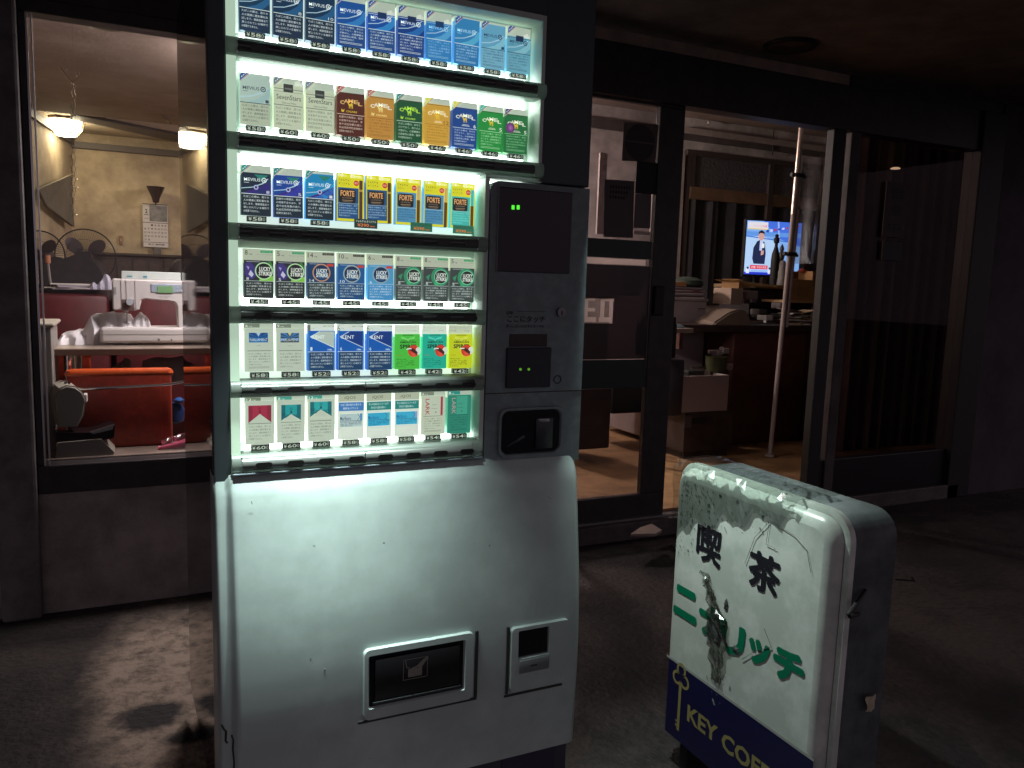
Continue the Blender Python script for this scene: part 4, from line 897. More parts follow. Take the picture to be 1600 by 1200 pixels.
# key emblem
kx, kz = sxy(1064, 1062)
for a_ in (90, 210, 330):
    F.ring(kx+17*math.cos(math.radians(a_)), kz+8+17*math.sin(math.radians(a_)), 18, 11, SGOLD, 3, 24)
F.C(kx, kz+6, 9, SNAVY, 4)
kb = sxy(1063, 1148)
F.R(kx-5, kb[1]+6, kx+5, kz-12, SGOLD, 4); F.R(kx-12, kb[1]+14, kx-5, kb[1]+20, SGOLD, 4); F.R(kx-12, kb[1]+26, kx-5, kb[1]+31, SGOLD, 4)
mb.build('key_emblem', sg); mb = MB(); F.mb = mb
e0 = sxy(1072, 1120); e1 = sxy(1135, 1165)
F.T('KEY COFFEE', e0[0]+4, e1[1]-16, e0[0]+350, e1[1]+28, SGOLD, 3, .03)
mb.build('lettering', sg)
# crumpled clear plastic and tape over the top corner, torn tape down the face
def crumple(name, pts_fn, nu, nv, m, amp, seed, parent, thick=.0006):
    rnd = random.Random(seed); mb = MB(); g = []
    for i in range(nv+1):
        for j in range(nu+1):
            p, nrm, k = pts_fn(j/nu, i/nv); g.append(Vector(p)+Vector(nrm)*(rnd.random()**2*amp*k+.0008))
    mb.add(g, [(i*(nu+1)+j, i*(nu+1)+j+1, (i+1)*(nu+1)+j+1, (i+1)*(nu+1)+j) for i in range(nv) for j in range(nu)], m)
    return mb.build(name, parent)
CLR = glassmat('clear_plastic_film', (.80, .83, .81), .6, .2, .10)
def film_f(u, v):
    # wraps from the top over the face's upper edge
    y = SY0-.004-u*.40
    h = .14*(1-u)**1.1+.035+.012*math.sin(u*23)+.01*math.sin(u*51)
    s = v*(h+.12)
    if s < .12: return (SXX-.012+.12-s, y, SZ1+.006), (0, 0, 1), .5
    return (SXX-.016, y, SZ1+.004-(s-.12)), (-1, 0, .2), 1.
crumple('clear_film', film_f, 30, 13, CLR, .006, 3, sg)
STN = glassmat('stained_old_tape', (.52, .55, .50), .6, .15, .12)
def tape_f(u, v):
    cxl = sxy(1103, 893); c2 = sxy(1122, 962); c3 = sxy(1120, 1065)
    if v < .5: t = v*2; x = cxl[0]*(1-t)+c2[0]*t; z = cxl[1]*(1-t)+c2[1]*t
    else: t = v*2-1; x = c2[0]*(1-t)+c3[0]*t; z = c2[1]*(1-t)+c3[1]*t
    w_ = 14+26*math.exp(-((v-.62)/.2)**2)+5*math.sin(v*40)
    return (SXX-.0155, SY0-(x+(u-.5)*2*w_)*.001, z*.001), (-1, 0, 0), 1.
crumple('torn_tape', tape_f, 7, 26, STN, .008, 5, sg)
DST = mat('torn_dark_patch', (.09, .11, .105), .7, noise=.6, nscale=60, bump=.4)
mb = MB(); rnd = random.Random(9)
for cpx, cpy, ra, rb_ in ((1117, 985, 24, 34), (1135, 945, 7, 16), (1150, 1015, 14, 10)):
    c0 = sxy(cpx, cpy); pts = []
    for k in range(22):
        t = 2*math.pi*k/22; q_ = .7+.45*rnd.random(); pts.append((c0[0]+ra*q_*math.cos(t), c0[1]+rb_*q_*math.sin(t)))
    ring_ = [F.p(x, y, 6) for x, y in pts]; cc = F.p(c0[0], c0[1], 16)
    mb.add(ring_+[cc], [(k, (k+1) % 22, 22) for k in range(22)], DST)
mb.build('torn_patch', sg)
# grime: many small irregular specks on the film-covered corner and down the left side
GRM = mat('grime', (.27, .31, .28), .8, noise=.5, nscale=50)
mb = MB()
def blob(cx_, cz_, r_, l, asp=1.6):
    n_ = 9; ang = rnd.random()*3; pts = []
    for k in range(n_):
        t = 2*math.pi*k/n_; q_ = r_*(.5+.8*rnd.random()); x = q_*math.cos(t); z = q_*math.sin(t)*asp
        pts.append((cx_+x*math.cos(ang*.3)-z*math.sin(ang*.3), cz_+z))
    mb.add([F.p(x, z, l) for x, z in pts], [tuple(range(n_))], GRM)
for k in range(190):
    u_ = rnd.random()**1.7; x = 34+u_*300; z = SZ1*1000-42-rnd.random()**1.6*(120-70*u_)
    blob(x, z, .7+2.6*rnd.random()**2, 2)
for k in range(110):
    x = 34+rnd.random()**1.5*70; z = SZ1*1000-40-rnd.random()*200
    blob(x, z, .6+2.8*rnd.random()**3, 2)
for k in range(60): blob(sxy(1120, 1060)[0]+rnd.gauss(0, 14), sxy(1120, 1060)[1]+rnd.gauss(0, 26), 1+3*rnd.random()**2, 3)
mb.build('grime', sg)
mb = MB(); hair = mat('dark_hair', (.08, .08, .08), .6)
for cpl in ([(1203, 815), (1180, 840), (1165, 880)], [(1203, 815), (1198, 850), (1214, 858)], [(1203, 812), (1240, 835), (1262, 860), (1268, 895)], [(1195, 982), (1206, 1010), (1180, 1018), (1160, 1030)]):
    mb.tube([F.p(*sxy(*p), 8) for p in cpl], .0005, hair, 5)
mb.build('fibre', sg)
# wire bracket and paper tag on the narrow side
p = [atx(1330, 925, SXX+.045), atx(1286, 952, SXX-.02), atx(1330, 958, SXX+.045)]
p = [Vector((SXX+.06, SY1-.004, at(1330, 925, SY1).z)), Vector((SXX-.012, SY1-.030, at(1290, 950, SY1).z-.004)), Vector((SXX+.045, SY1-.006, at(1325, 960, SY1).z))]
mb = MB(); mb.tube([p[0], p[1]+Vector((.006, 0, .004)), p[1], p[1]+Vector((.004, 0, -.006)), p[2]], .0038, RUB, 8)
mb.build('wire_bracket', sg); mb = MB()
q0 = Vector((SXX+SD-.02, SY1-.002, p[0].z+.01)); mb.tube([q0, q0+Vector((.03, -.02, .0)), q0+Vector((.05, .0, -.004))], .002, RUB, 6)
mb.build('wire_hook', sg)
c0 = at(1357, 1097, SY1-.004); mb = MB(); rnd = random.Random(4)
g = []
for i in range(5):
    for j in range(5): g.append((c0.x-.014+.007*j+rnd.gauss(0, .001), c0.y-.003-rnd.random()*.007, c0.z-.016+.008*i+rnd.gauss(0, .001)))
mb.add(g, [(i*5+j, i*5+j+1, i*5+j+6, i*5+j+5) for i in range(4) for j in range(4)], mat('yellowed_tape', (.42, .38, .26), .7)); mb.build('old_tape', sg)
for y in (SY0-.08, SY1+.08): MB().box((SXX+.0, y-.015, .0), (SXX+SD, y+.015, .066), RUB, .004).build('foot', sg)

# ---- small things by the threshold
sp = MB(); sp.prism([atz(1000, 828, .098), atz(1018, 822, .098), atz(1034, 832, .098), atz(1024, 838, .098), atz(985, 838, .098)], (0, 0, .012), mat('pale_cloth', (.30, .24, .20), .9))
tag(center(sp.build('folded_cloth')), 'small pale folded cloth lying on the threshold of the door', 'cloth')
# ================================================================== LEFT WINDOW ROOM
OFFW = mat('sewing_white_plastic', (.72, .68, .66), .35); CRM = mat('old_beige_enamel', (.36, .34, .28), .4)
RED = mat('red_vinyl', (.34, .035, .015), .38, noise=.25, nscale=30); ORG = mat('orange_vinyl', (.62, .095, .02), .32, noise=.12, nscale=25)
DRED = mat('dark_red_vinyl', (.12, .014, .018), .5, noise=.3, nscale=10)
# sill board
zsl = at(200, 706, WY+.10).z
sb = MB(); sb.box((xl-.02, WY+.05, zsl-.022), (1.3, WY+.26, zsl), mat('sill_board', (.30, .23, .19), .35, noise=.3, nscale=8), .004)
sb.box((xl-.02, WY+.048, .43), (1.3, WY+.10, zsl-.022), BLKM); sb.build('window_sill', bl)
# main table with the sewing machine
TY0, TY1 = WY+.30, WY+1.0
zt_ = at(200, 544, TY0).z
tb = thing('work_table', 'long dark edged table under the white sewing machine', 'table', (.2, (TY0+TY1)/2, FLZ))
TOP = mat('worn_table_top', (.34, .27, .22), .35, noise=.35, nscale=6)
xt0 = at(76, 544, TY0).x
MB().box((xt0, TY0, zt_-.028), (1.1, TY1, zt_), TOP, .006).box((xt0, TY0-.004, zt_-.026), (1.1, TY0, zt_-.004), mat('brown_edging', (.12, .07, .05), .5)).build('tabletop', tb)
for x in (xt0+.06, 1.0):
    for y in (TY0+.06, TY1-.06): MB().cyl((x, y, FLZ), (x, y, zt_-.028), .018, CHROME, 12).build('leg', tb)
# white sewing machine
MY = WY+.42
def L(px, py, Y=MY): return at(px, py, Y)
sm = thing('sewing_machine', 'white computerised sewing machine with green screen on the work table', 'sewing machine', (L(250, 520).x, MY+.08, zt_))
bx0 = L(157, 530).x; bz0 = zt_+.004; bz1 = L(200, 512).z; bw = .42
D = .16
MB().box((bx0, MY, bz0+.006), (bx0+bw, MY+D, bz1), OFFW, .010).box((bx0+.0005, MY-.001, (bz0+bz1)/2+.006), (bx0+bw-.004, MY+.002, (bz0+bz1)/2+.0075), mat('seam_grey', (.3, .29, .28), .6)).build('bed', sm)
bd = MB(); c = L(248, 531, MY); bd.cyl((c.x, MY-.003, c.z), (c.x, MY+.004, c.z), .0052, mat('grey_socket', (.18, .17, .15), .5), 16); c = L(268, 531, MY); bd.cyl((c.x, MY-.002, c.z), (c.x, MY+.004, c.z), .0032, RUB, 12)
c = L(293, 531, MY); bd.box((c.x-.006, MY-.002, c.z-.005), (c.x+.006, MY+.003, c.z+.006), mat('grey_socket', (0, 0, 0)), .001); bd.build('socket', sm)
hz1 = L(200, 436).z; hz0 = L(178, 485).z; hx0 = L(174, 440).x; ax1 = L(213, 440).x; nx0 = L(277, 470).x; nx1 = bx0+bw-.055; az0 = L(240, 470).z
# head, arm and column as one outline
o0 = [(hx0+.006, hz1), (hx0, hz1-.010), (hx0+.001, hz0+.006), (hx0+.006, hz0), (L(212, 486).x, hz0-.001), (L(218, 480).x, hz0+.005), (L(222, 472).x, az0+.002), (L(229, 469).x, az0+.006)]
zi = L(270, 471).z
o0 += [(L(240, 469).x, zi+.003), (L(262, 470).x, zi), (nx0-.014, zi-.003), (nx0-.004, zi-.010), (nx0, zi-.024), (nx0+.002, bz1-.002), (nx1, bz1-.002), (nx1, hz1-.012), (nx1-.008, hz1-.002)]
b = bmesh.new(); f_ = [b.verts.new((x, MY+.025, z)) for x, z in o0]; b.faces.new(f_); r_ = bmesh.ops.extrude_face_region(b, geom=list(b.faces)); bmesh.ops.translate(b, verts=[v for v in r_['geom'] if isinstance(v, bmesh.types.BMVert)], vec=(0, .10, 0))
bmesh.ops.recalc_face_normals(b, faces=b.faces); bmesh.ops.bevel(b, geom=[e for e in b.edges if abs(e.verts[0].co.y-e.verts[1].co.y) < 1e-6], offset=.005, segments=3, affect='EDGES')
MB().bm(b, OFFW, True).build('body', sm)
mb = MB(); yy = MY+.0245; GP = mat('head_line_grey', (.38, .37, .36), .5)
for px in (189, 197, 211): c = L(px, 440); mb.box((c.x-.0006, yy-.001, hz0+.004), (c.x+.0006, yy+.002, hz1-.004), GP)
mb.box((hx0+.008, yy-.001, L(182, 460).z), (hx0+.016, yy+.001, L(182, 449).z), mat('grey_label', (.35, .36, .37), .5))
mb.build('panel_line', sm)
dlc = L(203, 472); MB().cyl((dlc.x, yy-.010, dlc.z), (dlc.x, yy+.002, dlc.z), .0135, mat('dial_blue_grey', (.50, .54, .58), .5), 20).build('dial', sm)
mb = MB(); c0 = L(236, 445); c1 = L(294, 458); mb.box((c0.x, yy-.002, c1.z), (c1.x, yy+.002, c0.z+.003), mat('blue_grey_panel', (.36, .43, .52), .4), .0015)
pn = mb.build('control_panel', sm)
c0 = L(246, 447); c1 = L(271, 458); MB().box((c0.x, yy-.0035, c1.z), (c1.x, yy-.0015, c0.z), mat('lcd_green', (.16, .30, .14), .4, emit=.35), .0004).build('screen', pn)
mb = MB()
for px, py in ((278, 449), (285, 449), (292, 449), (278, 455), (284, 455), (290, 455)): c = L(px, py); mb.cyl((c.x, yy-.004, c.z), (c.x, yy-.001, c.z), .0022, OFFW, 10)
mb.build('button', pn)
tx = MB(); f = Flat(tx, (L(248, 462).x, yy-.0005, L(248, 464).z), (1, 0, 0), (0, 0, 1), (0, -1, 0)); f.T('Super Quilt II', 0, 0, 44, 5, mat('grey_print', (.22, .22, .23), .5)); f.T('COMPUTERISED', 6, -5, 36, -2.4, mat('grey_print', (0, 0, 0))); tx.build('lettering', sm)
mb = MB(); nx_ = L(198, 490).x
mb.cyl((nx_, MY+.06, hz0), (nx_, MY+.06, bz1+.012), .003, CHROME, 10).box((nx_-.010, MY+.05, bz1+.010), (nx_+.010, MY+.07, bz1+.016), ALU, .002).cyl((nx_, MY+.06, bz1), (nx_, MY+.06, bz1+.012), .0012, ALU, 8)
mb.box((nx_-.016, MY+.045, hz0-.006), (nx_+.008, MY+.075, hz0+.004), GP, .002).box((L(190, 486).x, MY+.0235, L(190, 486).z), (L(210, 486).x, MY+.03, L(190, 468).z), mat('brown_plate', (.16, .10, .09), .5), .001).build('needle_assembly', sm)
lid = MB(); a = L(190, 436, MY+.1); b_ = L(282, 426, MY+.1); lid.box((a.x, MY+.09, hz1-.002), (b_.x, MY+.13, b_.z), mat('lid_plastic', (.45, .50, .48), .3), .003)
lid.box((a.x+.02, MY+.088, hz1+.008), (a.x+.04, MY+.0905, hz1+.013), mat('teal_mark', (.06, .22, .26), .5)).box((a.x+.08, MY+.088, hz1+.006), (a.x+.095, MY+.0905, hz1+.014), mat('teal_mark', (0, 0, 0)))
lid.build('top_lid', sm)
kn = MB(); c = L(292, 434, MY+.1); kn.cyl((c.x-.01, MY+.08, hz1-.004), (c.x-.01, MY+.08, hz1+.010), .008, mat('kn', (.6, .62, .62), .3), 14).build('bobbin_winder', sm)
# cloth on the table
def sheet(name, outline, Y, m, label, cat, amp=.01, seed=1, n=22, depth=.12, parent=None):
    """soft folded sheet: an uneven heap whose silhouette follows the picked outline"""
    rnd = random.Random(seed); P = [at(x, y, Y) for x, y in outline]
    xs_ = [p.x for p in P]; x0_, x1_ = min(xs_), max(xs_); base = min(p.z for p in P); mb = MB(); g = []
    def topz(x):
        zs2 = []
        for a_, b_ in zip(P, P[1:]+P[:1]):
            if (a_.x-x)*(b_.x-x) <= 0 and abs(a_.x-b_.x) > 1e-9: t = (x-a_.x)/(b_.x-a_.x); zs2.append(a_.z+(b_.z-a_.z)*t)
        return max(zs2) if zs2 else base
    nv = 9
    for i in range(nv+1):
        for j in range(n+1):
            x = x0_+(x1_-x0_)*(.001+.998*j/n); v = i/nv; h = topz(x)-base
            g.append((x+rnd.gauss(0, amp*.2), Y+(v-.5)*depth+amp*math.sin(j*1.3+v*4), base+max(.001, h*math.sin(math.pi*min(1, v*1.15+.0))**.6)+rnd.random()*amp*.6*(0 < i < nv)))
    mb.add(g, [(i*(n+1)+j, i*(n+1)+j+1, (i+1)*(n+1)+j+1, (i+1)*(n+1)+j) for i in range(nv) for j in range(n)], m, True)
    o = mb.build(name, parent)
    if not parent: tag(center(o), label, cat)
    return o
CLOTH = mat('white_cloth', (.74, .72, .74), .85)
sheet('white_cloth', [(76, 541), (95, 530), (98, 522), (130, 515), (143, 496), (150, 490), (178, 488), (205, 492), (214, 512), (214, 541)], MY+.12, CLOTH, 'crumpled white cloth on the table left of the sewing machine', 'cloth', .014, 3, 26, .16)
sheet('white_cloth', [(206, 512), (210, 498), (219, 487), (232, 498), (236, 510)], MY+.10, CLOTH, 'small peak of white cloth standing under the arm of the sewing machine', 'cloth', .004, 5, 14, .06)
# front edge table at far left
lt = MB(); c = at(70, 505, TY0-.1); e = at(85, 504, TY0-.1); lt.box((c.x-.3, TY0-.12, c.z-.014), (e.x, TY0+.2, c.z), mat('pale_table_top', (.42, .38, .32), .4), .006); lt.box((c.x-.3, TY0-.1, FLZ), (e.x-.012, TY0+.18, c.z-.014), mat('pale_cabinet', (.26, .24, .22), .5), .003)
tag(center(lt.build('side_cabinet')), 'pale cabinet corner at the left edge of the window', 'cabinet')
# orange chairs
def chair(pts, Y, label, chrome=True):
    (px0, py0), (px1, py1), pyb = pts
    a = at(px0, py0, Y); b2 = at(px1, py1, Y); zb2 = at((px0+px1)/2, pyb, Y).z
    t = thing('vinyl_chair', label, 'chair', ((a.x+b2.x)/2, Y+.1, FLZ), 'orange vinyl chairs')
    m = MB(); m.box((a.x, Y, zb2), (b2.x, Y+.045, a.z-.008), RED, .016, M=None, smooth=True).build('backrest', t)
    r2 = (a.z-b2.z)/2
    m = MB(); m.cyl((a.x+.014, Y+.02, a.z-.014), (b2.x-.012, Y+.02, a.z-.014), .020, ORG, 18); m.lathe((0, 0, 0), [(.001, -.019), (.014, -.014), (.020, 0), (.014, .014), (.001, .019)], ORG, 14, Matrix.Translation((a.x+.014, Y+.02, a.z-.014))); m.lathe((0, 0, 0), [(.001, -.019), (.014, -.014), (.020, 0), (.014, .014), (.001, .019)], ORG, 14, Matrix.Translation((b2.x-.012, Y+.02, a.z-.014))); m.build('top_roll', t)
    m = MB(); zz = FLZ+.40; m.box((a.x+.01, Y+.05, zz-.05), (b2.x-.01, Y+.42, zz), RED, .02).build('seat', t)
    for x in (a.x+.03, b2.x-.03):
        for y in (Y+.06, Y+.38): MB().cyl((x, y, FLZ), (x, y, zz-.05), .010, CHROME, 10).build('leg', t)
    if chrome:
        c1 = at(130, 608, Y-.02); c2 = at(262, 601, Y-.02); c3 = at(289, 596, Y-.02); c4 = at(293, 675, Y-.02)
        MB().tube([(c1.x-.02, Y-.012, c1.z+.003), c1, c2, c3, (c3.x+.004, Y-.02, c3.z-.006), c4, (c4.x, Y-.02, FLZ)], .0052, CHROME, 10).build('arm_frame', t)
    return t
CY = WY+.19
chair(((102, 580), (268, 578), 700), CY, 'large orange and red vinyl chair in front of the work table')
c2y = WY+.46
chair(((20, 552), (141, 552), 600), WY+1.05, 'orange vinyl chair back low at the left, under the table edge', False)
# old beige sewing machine on the sill
oy = WY+.13
om = thing('old_sewing_machine', 'old beige sewing machine seen end on, with black base, on the window sill', 'sewing machine', (at(110, 650, oy).x, oy, zsl))
pts = [(92, 668), (86, 640), (85, 622), (92, 607), (104, 602), (118, 604), (130, 613), (135, 626), (131, 650), (122, 667)]
b = bmesh.new(); f_ = [b.verts.new(at(x, y, oy-.05)) for x, y in pts]; b.faces.new(f_); r_ = bmesh.ops.extrude_face_region(b, geom=list(b.faces)); bmesh.ops.translate(b, verts=[v for v in r_['geom'] if isinstance(v, bmesh.types.BMVert)], vec=(-.03, .16, 0))
bmesh.ops.recalc_face_normals(b, faces=b.faces); bmesh.ops.bevel(b, geom=[e for e in b.edges if abs(e.verts[0].co.y-e.verts[1].co.y) < 1e-3], offset=.006, segments=3, affect='EDGES')
MB().bm(b, CRM, True).build('head', om)
c = at(132, 622, oy-.05); MB().box((c.x-.004, oy-.045, c.z-.016), (c.x+.008, oy+.0, c.z+.012), OFFW, .003).build('lever', om)
c = at(105, 600, oy); MB().cyl((c.x, oy, c.z-.006), (c.x, oy, c.z+.006), .010, CHROME, 12).cyl((c.x, oy, c.z+.006), (c.x, oy, c.z+.014), .003, CHROME, 8).build('thread_post', om)
a = at(88, 672, oy-.06); b2 = at(179, 663, oy-.06); b3_ = at(179, 684, oy-.06)
MB().prism([at(88, 676, oy-.06), at(146, 676, oy-.06), at(180, 664, oy-.06), at(178, 684, oy-.06), at(150, 690, oy-.06), at(88, 692, oy-.06)], (-.02, .15, 0), mat('black_gloss_bed', (.02, .012, .014), .15)).build('bed', om)
MB().prism([at(140, 675, oy-.063), at(179, 663, oy-.063), at(176, 671, oy-.063), at(146, 678, oy-.063)], (0, .003, 0), mat('silver_plate', (.45, .42, .40), .3, .5)).build('needle_plate', om)
MB().prism([at(86, 722, oy-.07), at(90, 692, oy-.07), at(158, 686, oy-.07), at(179, 707, oy-.07), at(176, 712, oy-.07), at(120, 722, oy-.07)], (0, .17, 0), mat('beige_case', (.30, .27, .22), .5), False).build('base_case', om)
# pink thing in a plastic bag
pk = MB(); ppy = WY+.11; a = at(249, 700, ppy); c = at(300, 690, ppy); pk.cyl((a.x, ppy, a.z), (c.x+.01, ppy+.01, c.z), .005, mat('pink_plastic', (.85, .13, .24), .5), 14, r1=.019); pk.cyl((a.x-.004, ppy, a.z), (a.x+.001, ppy, a.z), .007, mat('pink_plastic', (0, 0, 0)), 12)
pkt = tag(center(pk.build('pink_funnel')), 'pink plastic cone lying on the window sill inside a clear bag', 'funnel')
BAG = glassmat('cloudy_plastic_bag', (.94, .92, .94), .4, .25, .10)
def bag(name, outline, Y, label, seed, m=BAG, depth=.05):
    return sheet(name, outline, Y, m, label, 'plastic bag', .006, seed, 16, depth)
bag('plastic_bag', [(250, 715), (251, 690), (262, 684), (285, 678), (300, 672), (302, 716)], ppy+.0, 'cloudy clear plastic bag around the pink cone on the sill', 8, depth=.06)
GB = mat('grey_plastic', (.22, .20, .21), .35)
bag('plastic_bag', [(172, 594), (176, 572), (190, 566), (196, 558), (206, 566), (208, 594)], WY+.62, 'small grey plastic bag hanging under the table, left of the bigger bag', 11, GB)
bag('plastic_bag', [(218, 594), (219, 566), (240, 558), (262, 560), (290, 556), (318, 556), (318, 594)], WY+.62, 'wide grey plastic bag under the table behind the orange roll', 12, GB)
BB = mat('blue_plastic', (.01, .03, .12), .4); BB2 = mat('bright_blue_plastic', (.02, .10, .34), .4)
bgb = MB(); c = at(272, 642, CY+.10); bgb.lathe((c.x, CY+.10, c.z-.05), [(.02, 0), (.036, .01), (.042, .05), (.03, .075), (.012, .085)], BB, 18); c = at(280, 626, CY+.06); bgb.lathe((c.x, CY+.07, c.z-.012), [(.006, 0), (.018, .006), (.02, .014), (.006, .024)], BB2, 14)
tag(center(bgb.build('blue_bag')), 'dark blue bag beside the right side of the big orange chair', 'bag')
# red booth seats behind the table
def booth(x0p, x1p, y0p, y1p, Y, label):
    a = at(x0p, y0p, Y); b2 = at(x1p, y1p, Y); t = thing('booth_seat', label, 'seat', ((a.x+b2.x)/2, Y+.1, FLZ), 'red booth seats')
    MB().box((a.x, Y, FLZ+.3), (b2.x, Y+.1, a.z), DRED, .03, smooth=True).build('backrest', t); MB().box((a.x, Y-.35, FLZ+.1), (b2.x, Y+.02, FLZ+.42), DRED, .03, smooth=True).build('seat', t)
booth(30, 172, 458, 530, 2.95, 'dark red booth seat left behind the sewing table')
booth(176, 330, 456, 530, 2.95, 'dark red booth seat right behind the sewing machine')
# shelf of clutter behind the booths
st_ = MB(); zc = at(120, 452, 3.1).z
a = at(40, 452, 3.0); b2 = at(340, 452, 3.0); st_.box((a.x, 3.05, FLZ), (b2.x+.4, 3.5, zc), DBRN, .004)
tag(center(st_.build('low_counter')), 'dark brown low counter behind the red booth seats', 'counter')
def flatstack(name, px0, px1, py, Y, n, cols, label, cat, seed, w=.22, h=.004, z=None):
    rnd = random.Random(seed); a = at(px0, py, Y); b2 = at(px1, py, Y); z = a.z if z is None else z; mb = MB()
    for k in range(n):
        an = rnd.gauss(0, .12); cx_ = (a.x+b2.x)/2+rnd.gauss(0, .008)
        mb.box((-(b2.x-a.x)/2, -w/2, k*h), ((b2.x-a.x)/2*(1-.1*rnd.random()), w/2, k*h+h*.85), cols[k % len(cols)], 0, M=Matrix.Translation((cx_, Y+w/2, z)) @ Matrix.Rotation(an, 4, 'Z'))
    return tag(center(mb.build(name)), label, cat)
MG = [mat('magazine_lilac', (.36, .33, .40), .4), mat('magazine_brown', (.16, .09, .08), .4), mat('paper', (0, 0, 0)), mat('magazine_red', (.26, .08, .08), .4)]
flatstack('magazine_stack', 78, 150, 451, 2.98, 5, [MG[0], MG[2], MG[0]], 'spread white and lilac papers on the low counter', 'papers', 3, .3, .006, zc)
flatstack('magazine_stack', 88, 175, 442, 3.3, 6, [MG[1], MG[3], MG[1]], 'brown and red magazines on the low counter behind the papers', 'magazines', 4, .3, .008, zc)
bag('plastic_bag', [(138, 452), (146, 440), (152, 446), (160, 436), (164, 428), (172, 432), (176, 452)], 2.97, 'pale lilac plastic wrapper standing among the magazines', 21, mat('lilac_film', (.36, .36, .46), .4))
# fans
def fan(px, py, rpx, Y, label, yaw=0.):
    c = at(px, py, Y); r_ = (at(px+rpx, py, Y)-at(px, py, Y)).length
    t = thing('electric_fan', label, 'fan', (c.x, Y, c.z), 'electric fans behind the booth seats')
    R_ = Matrix.Translation(c) @ Matrix.Rotation(yaw, 4, 'Z')
    m = MB(); WR = mat('fan_wire', (.03, .025, .025), .35, .4)
    def ringp(rr, y): return [R_ @ Vector((rr*math.cos(a_), y, rr*math.sin(a_))) for a_ in [k*math.pi/24 for k in range(49)]]
    m.tube(ringp(r_, 0), .0035, WR, 6); m.tube(ringp(r_*.62, -.045), .0012, WR, 4); m.tube(ringp(r_*.24, -.058), .002, WR, 4)
    for k in range(72):
        a_ = 2*math.pi*k/72; u = Vector((math.cos(a_), 0, math.sin(a_)))
        m.tube([R_ @ (u*r_*.22+Vector((0, -.058, 0))), R_ @ (u*r_*.62+Vector((0, -.045, 0))), R_ @ (u*r_)], .0009, WR, 3)
    m.build('guard', t)
    m = MB(); FB = mat('fan_blade_plastic', (.028, .012, .014), .6)
    for k in range(4):
        a0 = k*math.pi/2+.75; pts = []
        for s_ in range(14):
            a_ = 2*math.pi*s_/14; pts.append((r_*.52+r_*.34*math.cos(a_), r_*.24*math.sin(a_)))
        pts = [(x*math.cos(a0)-z*math.sin(a0), x*math.sin(a0)+z*math.cos(a0)) for x, z in pts]
        vs = [R_ @ Vector((x, -.015+.02*math.sin(3*x/r_+z/r_), z)) for x, z in pts]
        m.prism(vs, (0, .003, 0), FB, True)
    m.cyl(R_ @ Vector((0, -.04, 0)), R_ @ Vector((0, .10, 0)), r_*.2, FB, 18, r1=r_*.26); m.build('blades', t)
    m = MB(); m.cyl((c.x, Y+.06, zc), (c.x, Y+.06, c.z), .014, FB, 12); m.cyl((c.x, Y+.06, zc), (c.x, Y+.06, zc+.02), .11, FB, 20); m.build('stand', t)
    return t
fan(134, 401, 47, 3.22, 'dark electric fan with a round wire guard against the cream wall')
fan(62, 398, 42, 3.18, 'second dark fan, partly cut by the left window frame', -.3)
mb = MB(); c = at(120, 420, 3.12)
pz = [(62, 455), (66, 412), (84, 400), (100, 404), (122, 396), (140, 398), (156, 420), (162, 432), (150, 446), (110, 456)]
mb.prism([at(x, y, 3.12) for x, y in pz], (0, .1, 0), mat('dark_heap', (.016, .010, .011), .8, noise=.5, nscale=25)); tag(center(mb.build('cloth_heap')), 'dark heap of cloth on the counter below the fans', 'heap')
mb = MB(); c = at(75, 405, 3.05); mb.cyl((c.x, 3.05, c.z-.02), (c.x, 3.05, c.z+.02), .012, mat('orange_cap', (.36, .14, .07), .5), 10); mb.tube([(c.x, 3.05, c.z-.02), (c.x+.005, 3.05, c.z-.1), (c.x+.012, 3.05, zc)], .006, mat('grey_stick', (.2, .18, .18), .4), 6)
tag(center(mb.build('small_bottle')), 'thin grey stick with an orange cap at the left window edge', 'bottle')
# calendar with a funnel shaped lamp above
ca = thing('wall_calendar', 'monthly wall calendar with a grey picture, hanging on the cream wall', 'calendar', (at(243, 388, LY).x, LY-.01, at(243, 388, LY).z))
a = at(222.5, 318, LY-.012); b2 = at(263, 387, LY-.012); W = (b2.x-a.x)*1000; H = (a.z-b2.z)*1000
mb = MB(); mb.box((a.x, LY-.014, b2.z), (b2.x, LY-.008, a.z), mat('calendar_paper', (.62, .58, .56), .8)); f = Flat(mb, (a.x, LY-.0142, b2.z), (1, 0, 0), (0, 0, 1), (0, -1, 0))
K = mat('calendar_ink', (.05, .045, .05), .7)
f.R(0, H*.985, W, H*1.005, K, 2); f.T('2', W*.09, H*.78, W*.2, H*.88, K, 2, .02); f.R(W*.05, H*.74, W*.23, H*.755, K, 2); f.R(W*.05, H*.66, W*.23, H*.67, K, 2)
f.R(0, H*.56, W, H*.572, K, 2); f.R(0, H*.105, W, H*.115, K, 2)
day = 1
for r0 in range(5):
    for c0 in range(7):
        if r0 == 0 and c0 < 2: continue
        if day <= 28: f.T(str(day), W*(.05+.135*c0), H*(.49-.085*r0), W*(.13+.135*c0), H*(.53-.085*r0), K, 2, .02); day += 1
f.T('喫茶 専門店', W*.2, H*.04, W*.85, H*.08, K, 2, .02)
mb.build('page', ca)
mb = MB(); mb.box((a.x+W*.00027, LY-.0165, b2.z+H*.00060), (a.x+W*.00098, LY-.0148, b2.z+H*.00097), mat('grey_photograph', (.26, .25, .24), .6, noise=.7, nscale=14)); mb.build('picture', ca)
fnl = MB(); c0 = at(243, 292, LY-.12); c1 = at(245, 316, LY-.12); rr = (at(257, 292, LY-.12).x-c0.x)
